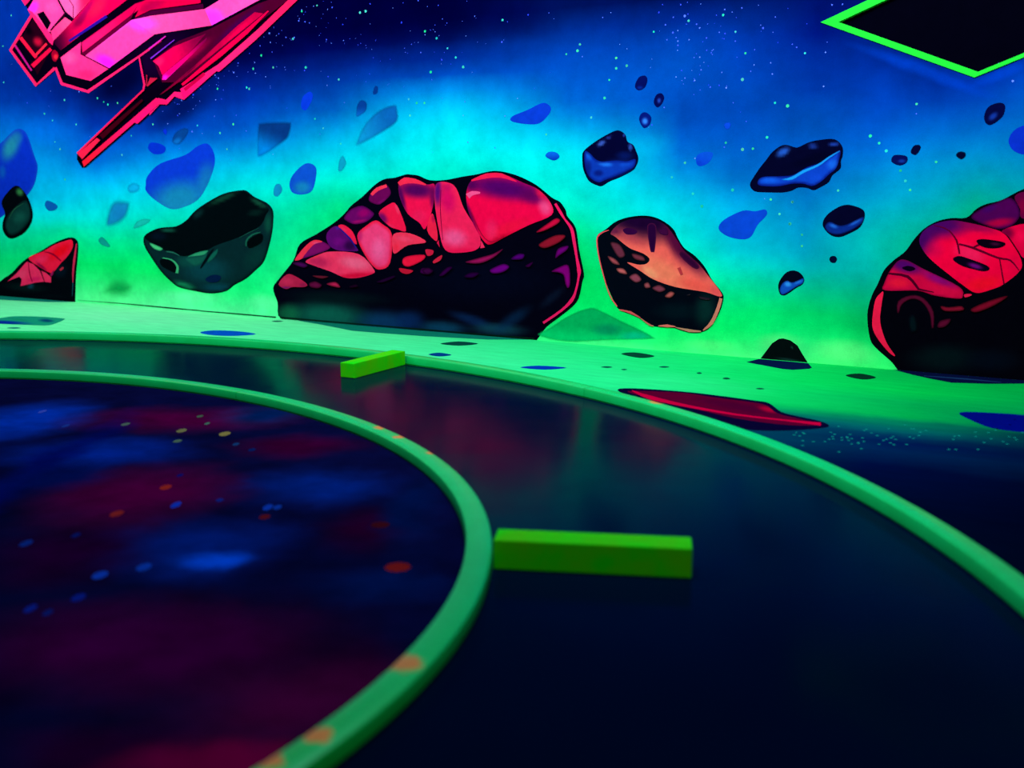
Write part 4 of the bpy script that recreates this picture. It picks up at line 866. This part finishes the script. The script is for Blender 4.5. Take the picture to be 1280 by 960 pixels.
 ('painted_rock','plain bright blue rock with narrow tip painted below the long navy rock',0,'wall',[
  ('painted_silhouette',1,(8,68,202),0,[6718,744,6747,795,6856,849,6929,847,6986,858,6997,827,6947,770,6913,705,6863,686,6773,702],[])]),
 ('painted_rock','small navy pebble painted beside the round black pebble',0,'wall',[
  ('painted_silhouette',1,(4,12,75),0,[7655,1117,7663,1148,7699,1151,7733,1141,7731,1110,7696,1096],[('b',7707,1119,22,0,1,-10,(15,55,150),0.9)])]),
 ('painted_rock','round black pebble painted beside the navy pebble',0,'wall',[
  ('painted_silhouette',1,(3,6,46),0,[7749,1163,7761,1196,7788,1201,7797,1183,7776,1150],[])]),
 ('painted_rock','lone black round pebble painted right of the pebble pair',0,'wall',[
  ('painted_silhouette',1,(3,6,40),4,[7970,1144,7983,1164,8012,1162,8020,1140,7998,1123],[])]),
 ('painted_rock','tilted navy oval rock painted below the diamond panel corner',0,'wall',[
  ('painted_silhouette',1,(3,6,52),0,[8090,1337,8106,1383,8154,1402,8183,1386,8176,1334,8130,1295,8102,1302],[('b',8132,1336,20,19,11,-13,(16,52,150),0.95)])]),
 ('painted_rock','blue rounded rock painted above the domed red asteroid',0,'wall',[
  ('painted_silhouette',1,(8,45,185),0,[8214,1205,8221,1246,8256,1280,8309,1284,8347,1214,8311,1146,8245,1161],[])]),
 ('painted_rock','tiny black round pebble painted above the small two-tone rock',0,'wall',[
  ('painted_silhouette',1,(2,8,40),0,[7360,590,7369,606,7390,608,7402,592,7393,572,7371,572],[])]),
 ('painted_rock','faint green hill painted between the large red asteroid and the orange one',0,'wall',[
  ('painted_silhouette',1,(0,170,92),19,[5523,33,5622,99,5718,163,5814,212,5892,237,5931,239,6017,210,6124,167,6238,126,6321,90,6336,63,6051,35,5736,1],[('l',5894,124,5895,38,(0,200,110)),('b',6019,104,122,8,1,-43,(0,128,92),0.7),('b',6202,74,111,8,1,-35,(0,190,150),0.7)])]),
 ('foot_gap','thin dark broken gap line where the wall meets the floor',8,'wall',[
  ('gap_segment',0,(4,36,22),0,[1044,18,1114,18,1215,18,1323,18,1430,18,1545,18,1665,17,1793,16,1927,14,2064,12,2221,11,2380,11,2491,11,2492,19,2382,19,2223,21,2067,22,1929,23,1795,24,1667,24,1546,24,1431,23,1323,22,1215,21,1114,20,1044,20],[]),
  ('gap_segment',0,(4,36,22),0,[2491,10,2605,9,2765,9,2917,8,3058,8,3191,7,3283,6,3285,16,3193,16,3059,17,2919,17,2766,17,2606,17,2492,17],[]),
  ('gap_segment',0,(4,36,22),0,[3323,8,3480,8,3701,8,3932,8,4170,7,4417,7,4633,6,4802,6,4947,6,5087,7,5244,6,5397,5,5502,4,5503,14,5398,14,5245,13,5087,13,4947,14,4803,14,4634,15,4418,15,4172,16,3934,16,3702,17,3481,18,3324,18],[]),
  ('gap_segment',0,(4,36,22),0,[5573,1,5603,1,5646,1,5687,1,5725,1,5761,1,5786,1,5786,1,5761,1,5726,1,5688,1,5647,1,5604,1,5573,1],[]),
  ('gap_segment',0,(4,36,22),0,[5804,1,5832,1,5872,1,5911,1,5948,1,5984,1,6020,1,6060,1,6100,1,6128,1,6128,1,6101,1,6061,1,6021,1,5984,1,5948,1,5912,1,5872,1,5832,1,5805,1],[]),
  ('gap_segment',0,(4,36,22),0,[6143,1,6166,1,6200,1,6241,1,6298,1,6362,1,6407,1,6408,1,6362,1,6298,1,6241,1,6200,1,6166,1,6143,1],[]),
  ('gap_segment',0,(4,36,22),0,[6491,1,6555,1,6556,1,6491,1],[]),
  ('gap_segment',0,(4,36,22),0,[6816,1,6929,1,6929,1,6817,1],[]),
  ('gap_segment',0,(4,36,22),0,[6991,1,7071,1,7180,1,7275,1,7339,1,7390,1,7438,1,7490,1,7538,1,7572,1,7572,1,7538,1,7490,1,7438,1,7391,1,7339,1,7275,1,7180,1,7071,1,6992,1],[]),
  ('gap_segment',0,(4,36,22),0,[7736,1,7769,1,7822,1,7910,1,8067,1,8255,1,8385,1,8385,1,8254,1,8067,1,7910,1,7822,1,7769,1,7736,1],[])]),
 ('painted_crater','teal and navy crater painted on the mint floor behind the outer curb',0,'floor',[
  ('painted_silhouette',1,(18,150,110),0,[-3910,7665,-3941,7818,-3888,7849,-3840,7954,-3708,7954,-3549,7908,-3389,7818,-3359,7743,-3337,7601,-3342,7435,-3477,7448,-3727,7517,-3830,7559],[('b',-3768,7601,260,-61,60,-125,(4,40,140),1),('b',-3469,7699,76,-33,48,-111,(5,70,100),1),('b',-3700,7751,107,-64,43,-95,(15,140,95),0.8)])]),
 ('painted_spot','thin teal streak painted beside the crater',0,'floor',[
  ('painted_silhouette',1,(10,120,110),0,[-3573,7296,-3533,7336,-3472,7296,-3501,7258],[])]),
 ('painted_spot','long blue oval painted on the mint floor behind the curb',0,'floor',[
  ('painted_silhouette',1,(0,85,190),0,[-2139,7069,-2082,7169,-1898,7131,-1735,6985,-1872,6902,-2036,6949],[])]),
 ('painted_spot','tiny dark oval painted on the floor left of the large asteroid',0,'floor',[
  ('painted_silhouette',1,(20,110,80),0,[-1784,7665,-1750,7701,-1695,7657,-1733,7622],[])]),
 ('painted_spot','dark green oval painted on the floor by the large asteroid',0,'floor',[
  ('painted_silhouette',1,(5,72,60),0,[-457,6558,-343,6655,-215,6558,-334,6475],[])]),
 ('painted_spot','short navy oval painted on the floor beside the far bumper block',0,'floor',[
  ('painted_silhouette',1,(0,62,130),0,[-499,6133,-440,6198,-360,6114,-431,6059],[])]),
 ('painted_spot','long royal blue oval painted on the floor behind the curb',0,'floor',[
  ('painted_silhouette',1,(0,55,172),0,[46,5684,151,5741,302,5676,175,5613],[])]),
 ('painted_spot','dark green oval painted on the floor below the green hill',0,'floor',[
  ('painted_silhouette',1,(4,72,50),0,[654,6151,743,6208,844,6077,749,6005],[])]),
 ('painted_spot','tiny dark oval painted on the floor',0,'floor',[
  ('painted_silhouette',1,(6,90,70),0,[494,5698,531,5723,558,5694,526,5669],[])]),
 ('painted_spot','tiny dark oval painted on the floor',0,'floor',[
  ('painted_silhouette',1,(8,110,80),0,[598,5619,617,5640,633,5616,613,5598],[])]),
 ('painted_spot','tiny dark oval painted on the floor',0,'floor',[
  ('painted_silhouette',1,(6,90,70),0,[818,5701,850,5727,876,5698,843,5676],[])]),
 ('painted_spot','tiny dark oval painted on the floor',0,'floor',[
  ('painted_silhouette',1,(6,100,70),0,[994,5513,1014,5536,1022,5506,1002,5483],[])]),
 ('painted_spot','tiny dark oval painted on the floor',0,'floor',[
  ('painted_silhouette',1,(6,90,60),0,[1102,5352,1127,5381,1142,5345,1116,5324],[])]),
 ('painted_spot','tiny dark oval painted on the floor',0,'floor',[
  ('painted_silhouette',1,(6,90,60),0,[1212,5075,1238,5094,1254,5068,1229,5055],[])]),
 ('painted_spot','dark oval painted on the floor beside the domed red asteroid',0,'floor',[
  ('painted_silhouette',1,(4,52,34),0,[1773,5438,1869,5495,1917,5383,1825,5322],[])]),
 ('painted_spot','large navy oval painted on the floor near the domed red asteroid',0,'floor',[
  ('painted_silhouette',1,(0,10,115),0,[1983,4505,2040,4538,2182,4505,2255,4472,2390,4393,2378,4242,2194,4142,2099,4149,2000,4227,1978,4393],[])]),
 ('painted_meteor','long crimson meteor shape with navy outline painted on floor behind curb',0,'floor',[
  ('painted_silhouette',1,(7,4,40),0,[521,5032,594,5084,814,5012,966,4921,1136,4789,1193,4727,1202,4543,1247,4456,1318,4362,1337,4279,1299,4227,1160,4184,1005,4184,894,4271,715,4538,591,4819],[]),
  ('painted_facet',1,(88,0,38),0,[570,5012,819,4972,955,4866,1119,4745,1169,4674,1178,4505,1247,4393,1313,4286,1165,4279,973,4408,803,4639,648,4856],[('b',1026,4657,172,-175,-25,-101,(70,0,40),0.8),('b',1155,4588,34,-61,-19,-65,(190,0,45),0.8)]),
  ('painted_line',0,(200,0,54),0,[589,5013,600,4959,619,4887,647,4811,691,4752,744,4689,800,4629,859,4570,922,4512,984,4463,1047,4421,1110,4386,1168,4356,1220,4320,1267,4288,1299,4264,1317,4323,1282,4336,1231,4358,1176,4383,1118,4417,1055,4454,993,4498,931,4554,870,4618,812,4684,757,4756,706,4831,665,4902,632,4954,609,5001,593,5032],[])]),
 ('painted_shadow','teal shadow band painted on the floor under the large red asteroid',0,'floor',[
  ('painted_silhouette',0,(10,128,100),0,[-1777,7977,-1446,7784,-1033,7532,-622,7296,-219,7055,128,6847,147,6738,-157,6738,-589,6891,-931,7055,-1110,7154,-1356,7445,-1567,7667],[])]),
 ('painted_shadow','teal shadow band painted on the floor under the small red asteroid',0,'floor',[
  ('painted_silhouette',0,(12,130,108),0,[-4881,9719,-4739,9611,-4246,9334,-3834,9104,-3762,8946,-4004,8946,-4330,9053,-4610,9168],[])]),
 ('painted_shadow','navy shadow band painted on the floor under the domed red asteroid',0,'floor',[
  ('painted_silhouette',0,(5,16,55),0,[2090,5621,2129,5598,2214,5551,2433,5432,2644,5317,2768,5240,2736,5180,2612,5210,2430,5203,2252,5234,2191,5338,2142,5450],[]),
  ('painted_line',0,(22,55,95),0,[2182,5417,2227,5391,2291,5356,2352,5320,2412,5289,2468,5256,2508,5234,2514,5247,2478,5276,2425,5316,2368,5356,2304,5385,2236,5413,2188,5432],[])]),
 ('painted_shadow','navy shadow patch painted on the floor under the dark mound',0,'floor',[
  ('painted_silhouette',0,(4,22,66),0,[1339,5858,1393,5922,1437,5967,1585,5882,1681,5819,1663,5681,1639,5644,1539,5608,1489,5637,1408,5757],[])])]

def catmull(P, k=4):
    out = []
    n = len(P)
    for i in range(n):
        a, b, c, d = P[i-1], P[i], P[(i+1) % n], P[(i+2) % n]
        for j in range(k):
            t = j/k
            out.append(0.5*(2*b + (c-a)*t + (2*a-5*b+4*c-d)*t*t + (3*b-a-3*c+d)*t**3))
    return np.array(out)

def inside(P, X):
    r = np.zeros(len(X), bool)
    n = len(P)
    for i in range(n):
        a, b = P[i], P[(i+1) % n]
        if a[1] == b[1]:
            continue
        c = (a[1] > X[:, 1]) != (b[1] > X[:, 1])
        xs = (b[0]-a[0])*(X[:, 1]-a[1])/(b[1]-a[1])+a[0]
        r ^= c & (X[:, 0] < xs)
    return r

def edge_dist(P, X):
    best = np.full(len(X), 1e9)
    for i in range(len(P)):
        a, b = P[i], P[(i+1) % len(P)]
        d = b-a
        L = d@d+1e-12
        t = np.clip(((X-a)@d)/L, 0, 1)
        q = a+t[:, None]*d
        best = np.minimum(best, np.hypot(*(X-q).T))
    return best

def sm(x):
    x = np.clip(x, 0, 1)
    return x*x*(3-2*x)

def film(layer, origin, lift, surface, parent, name):
    nm, smooth, color, feather, flat, ops = layer
    P = np.array(flat, float).reshape(-1, 2)/1000
    if smooth:
        P = catmull(P)
        if surface == 'wall':
            P[:, 1] = np.maximum(P[:, 1], 0.001)
    keep = [0]
    for i in range(1, len(P)):
        if np.hypot(*(P[i]-P[keep[-1]])) > 1e-4:
            keep.append(i)
    P = P[keep]
    ext = P.max(0)-P.min(0)
    V = [Vector(p) for p in P]
    n = len(V)
    if ops or feather:
        h = max(0.006, min(0.02, math.sqrt(ext[0]*ext[1])/28))
        if feather:
            h = min(h, max(0.004, feather/1000/2.5))
        gx = np.arange(P[:, 0].min(), P[:, 0].max(), h)
        gy = np.arange(P[:, 1].min(), P[:, 1].max(), h)
        G = np.stack(np.meshgrid(gx, gy), -1)
        G[1::2, :, 0] += h/2
        G = G.reshape(-1, 2)
        G = G[inside(P, G)]
        if len(G):
            G = G[edge_dist(P, G) > 0.35*h]
        V += [Vector(p) for p in G]
    vo, eo, fo, _, _, _ = delaunay_2d_cdt(V, [], [list(range(n))], 1, 1e-5)
    X = np.array([tuple(v) for v in vo])
    C = np.tile(np.array(color, float), (len(X), 1))
    ed = edge_dist(P, X)
    for o in ops:
        if o[0] == 'b':
            c = np.array(o[1:3])/1000
            A = np.array([[o[3], o[5]], [o[4], o[6]]])/1000
            q = np.linalg.solve(A, (X-c).T).T
            w = sm(1.25-np.hypot(q[:, 0], q[:, 1]))*o[8]
            C = C*(1-w[:, None])+np.array(o[7], float)*w[:, None]
        elif o[0] == 'l':
            a, b = np.array(o[1:3])/1000, np.array(o[3:5])/1000
            w = sm(((X-a)@(b-a))/((b-a)@(b-a)))
            C = C*(1-w[:, None])+np.array(o[5], float)*w[:, None]
        else:
            w = sm(1-ed/(o[1]/1000))*o[3]
            C = C*(1-w[:, None])+np.array(o[2], float)*w[:, None]
    alpha = sm(ed/(feather/1000)) if feather else np.ones(len(X))
    C = C/255
    C = ALBEDO*np.where(C <= 0.04045, C/12.92, ((C+0.055)/1.055)**2.4)
    rgba = np.c_[C, alpha].astype(np.float32)
    Y = X-origin
    if surface == 'wall':
        verts = [(x, -lift, z) for x, z in Y]
    else:
        verts = [(x, y, lift) for x, y in Y]
    faces = []
    for f in fo:
        a, b, c = (X[i] for i in f[:3])
        ccw = (b[0]-a[0])*(c[1]-a[1])-(b[1]-a[1])*(c[0]-a[0]) > 0
        faces.append(tuple(f) if ccw else tuple(reversed(f)))
    o = mesh_obj(name, verts, faces, M['glaze' if feather else 'pigment'], parent)
    at = o.data.color_attributes.new('pigment', 'FLOAT_COLOR', 'POINT')
    at.data.foreach_set('color', rgba.ravel())
    return o

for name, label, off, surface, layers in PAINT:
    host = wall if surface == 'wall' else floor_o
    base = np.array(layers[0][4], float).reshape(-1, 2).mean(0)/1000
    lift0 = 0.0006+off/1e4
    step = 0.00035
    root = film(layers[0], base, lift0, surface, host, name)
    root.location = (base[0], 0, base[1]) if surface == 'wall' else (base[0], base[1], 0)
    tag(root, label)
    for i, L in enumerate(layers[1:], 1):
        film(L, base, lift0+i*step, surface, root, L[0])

def dots(name, items, lift, surface, host, label):
    verts, faces, cols_ = [], [], []
    for x, y, rx, ry, c in items:
        k = len(verts)
        m = 8
        for j in range(m):
            a = 2*math.pi*j/m
            u, v = x+rx*math.cos(a), y+ry*math.sin(a)
            verts.append((u, -lift, v) if surface == 'wall' else (u, v, lift))
            cols_.append((*lin(c), 1))
        faces.append(tuple(range(k, k+m)))
    o = mesh_obj(name, verts, faces, M['pigment'], host)
    at = o.data.color_attributes.new('pigment', 'FLOAT_COLOR', 'POINT')
    at.data.foreach_set('color', np.array(cols_, np.float32).ravel())
    return tag(o, label, kind='stuff')

rng = random.Random(11)
stars = []
for i in range(0, len(GREEN_STARS), 2):
    r = rng.uniform(0.006, 0.0095)
    stars.append((GREEN_STARS[i]/1000, GREEN_STARS[i+1]/1000, r, r, (50+rng.randint(-25, 25), 205+rng.randint(-25, 20), 175+rng.randint(-40, 30))))
dots('painted_stars', stars, 0.0005, 'wall', wall, 'green spray dots of painted stars scattered over the mural sky')
fine = []
for cs, cz, ss, sz, n in ((2.9, 2.05, 0.35, 0.2, 120), (3.3, 2.2, 0.4, 0.16, 80), (4.3, 1.95, 0.5, 0.18, 70), (2.5, 1.72, 0.25, 0.14, 60), (6.55, 1.75, 0.16, 0.18, 70), (6.9, 1.85, 0.25, 0.15, 30), (5.2, 2.0, 0.5, 0.16, 30), (0.5, 2.1, 0.3, 0.35, 30), (4.8, 1.3, 2.5, 0.35, 50), (2.2, 2.5, 0.6, 0.2, 40)):
    for _ in range(n):
        s, z = rng.gauss(cs, ss), rng.gauss(cz, sz)
        r = abs(rng.gauss(0, 0.0018))+0.0018
        b = rng.random()
        fine.append((s, z, r, r, (int(40+70*b), int(60+90*b), 255)))
fine = [f for f in fine if -1 < f[0] < 11 and 0.9 < f[1] < 3.1]
dots('painted_star_dust', fine, 0.0004, 'wall', wall, 'fine blue star dust painted over the dark upper sky')
dots('painted_spots', DISC_SPOTS, 0.0026, 'floor', floor_o, 'small red, yellow and blue paint spots on the nebula disc')
dots('painted_specks', [(FLOOR_SPECKS[i]/1000, FLOOR_SPECKS[i+1]/1000, 0.006, 0.006, (20, 150, 130)) for i in range(0, len(FLOOR_SPECKS), 2)], 0.0006, 'floor', floor_o, 'pale green paint specks where the floor turns navy')
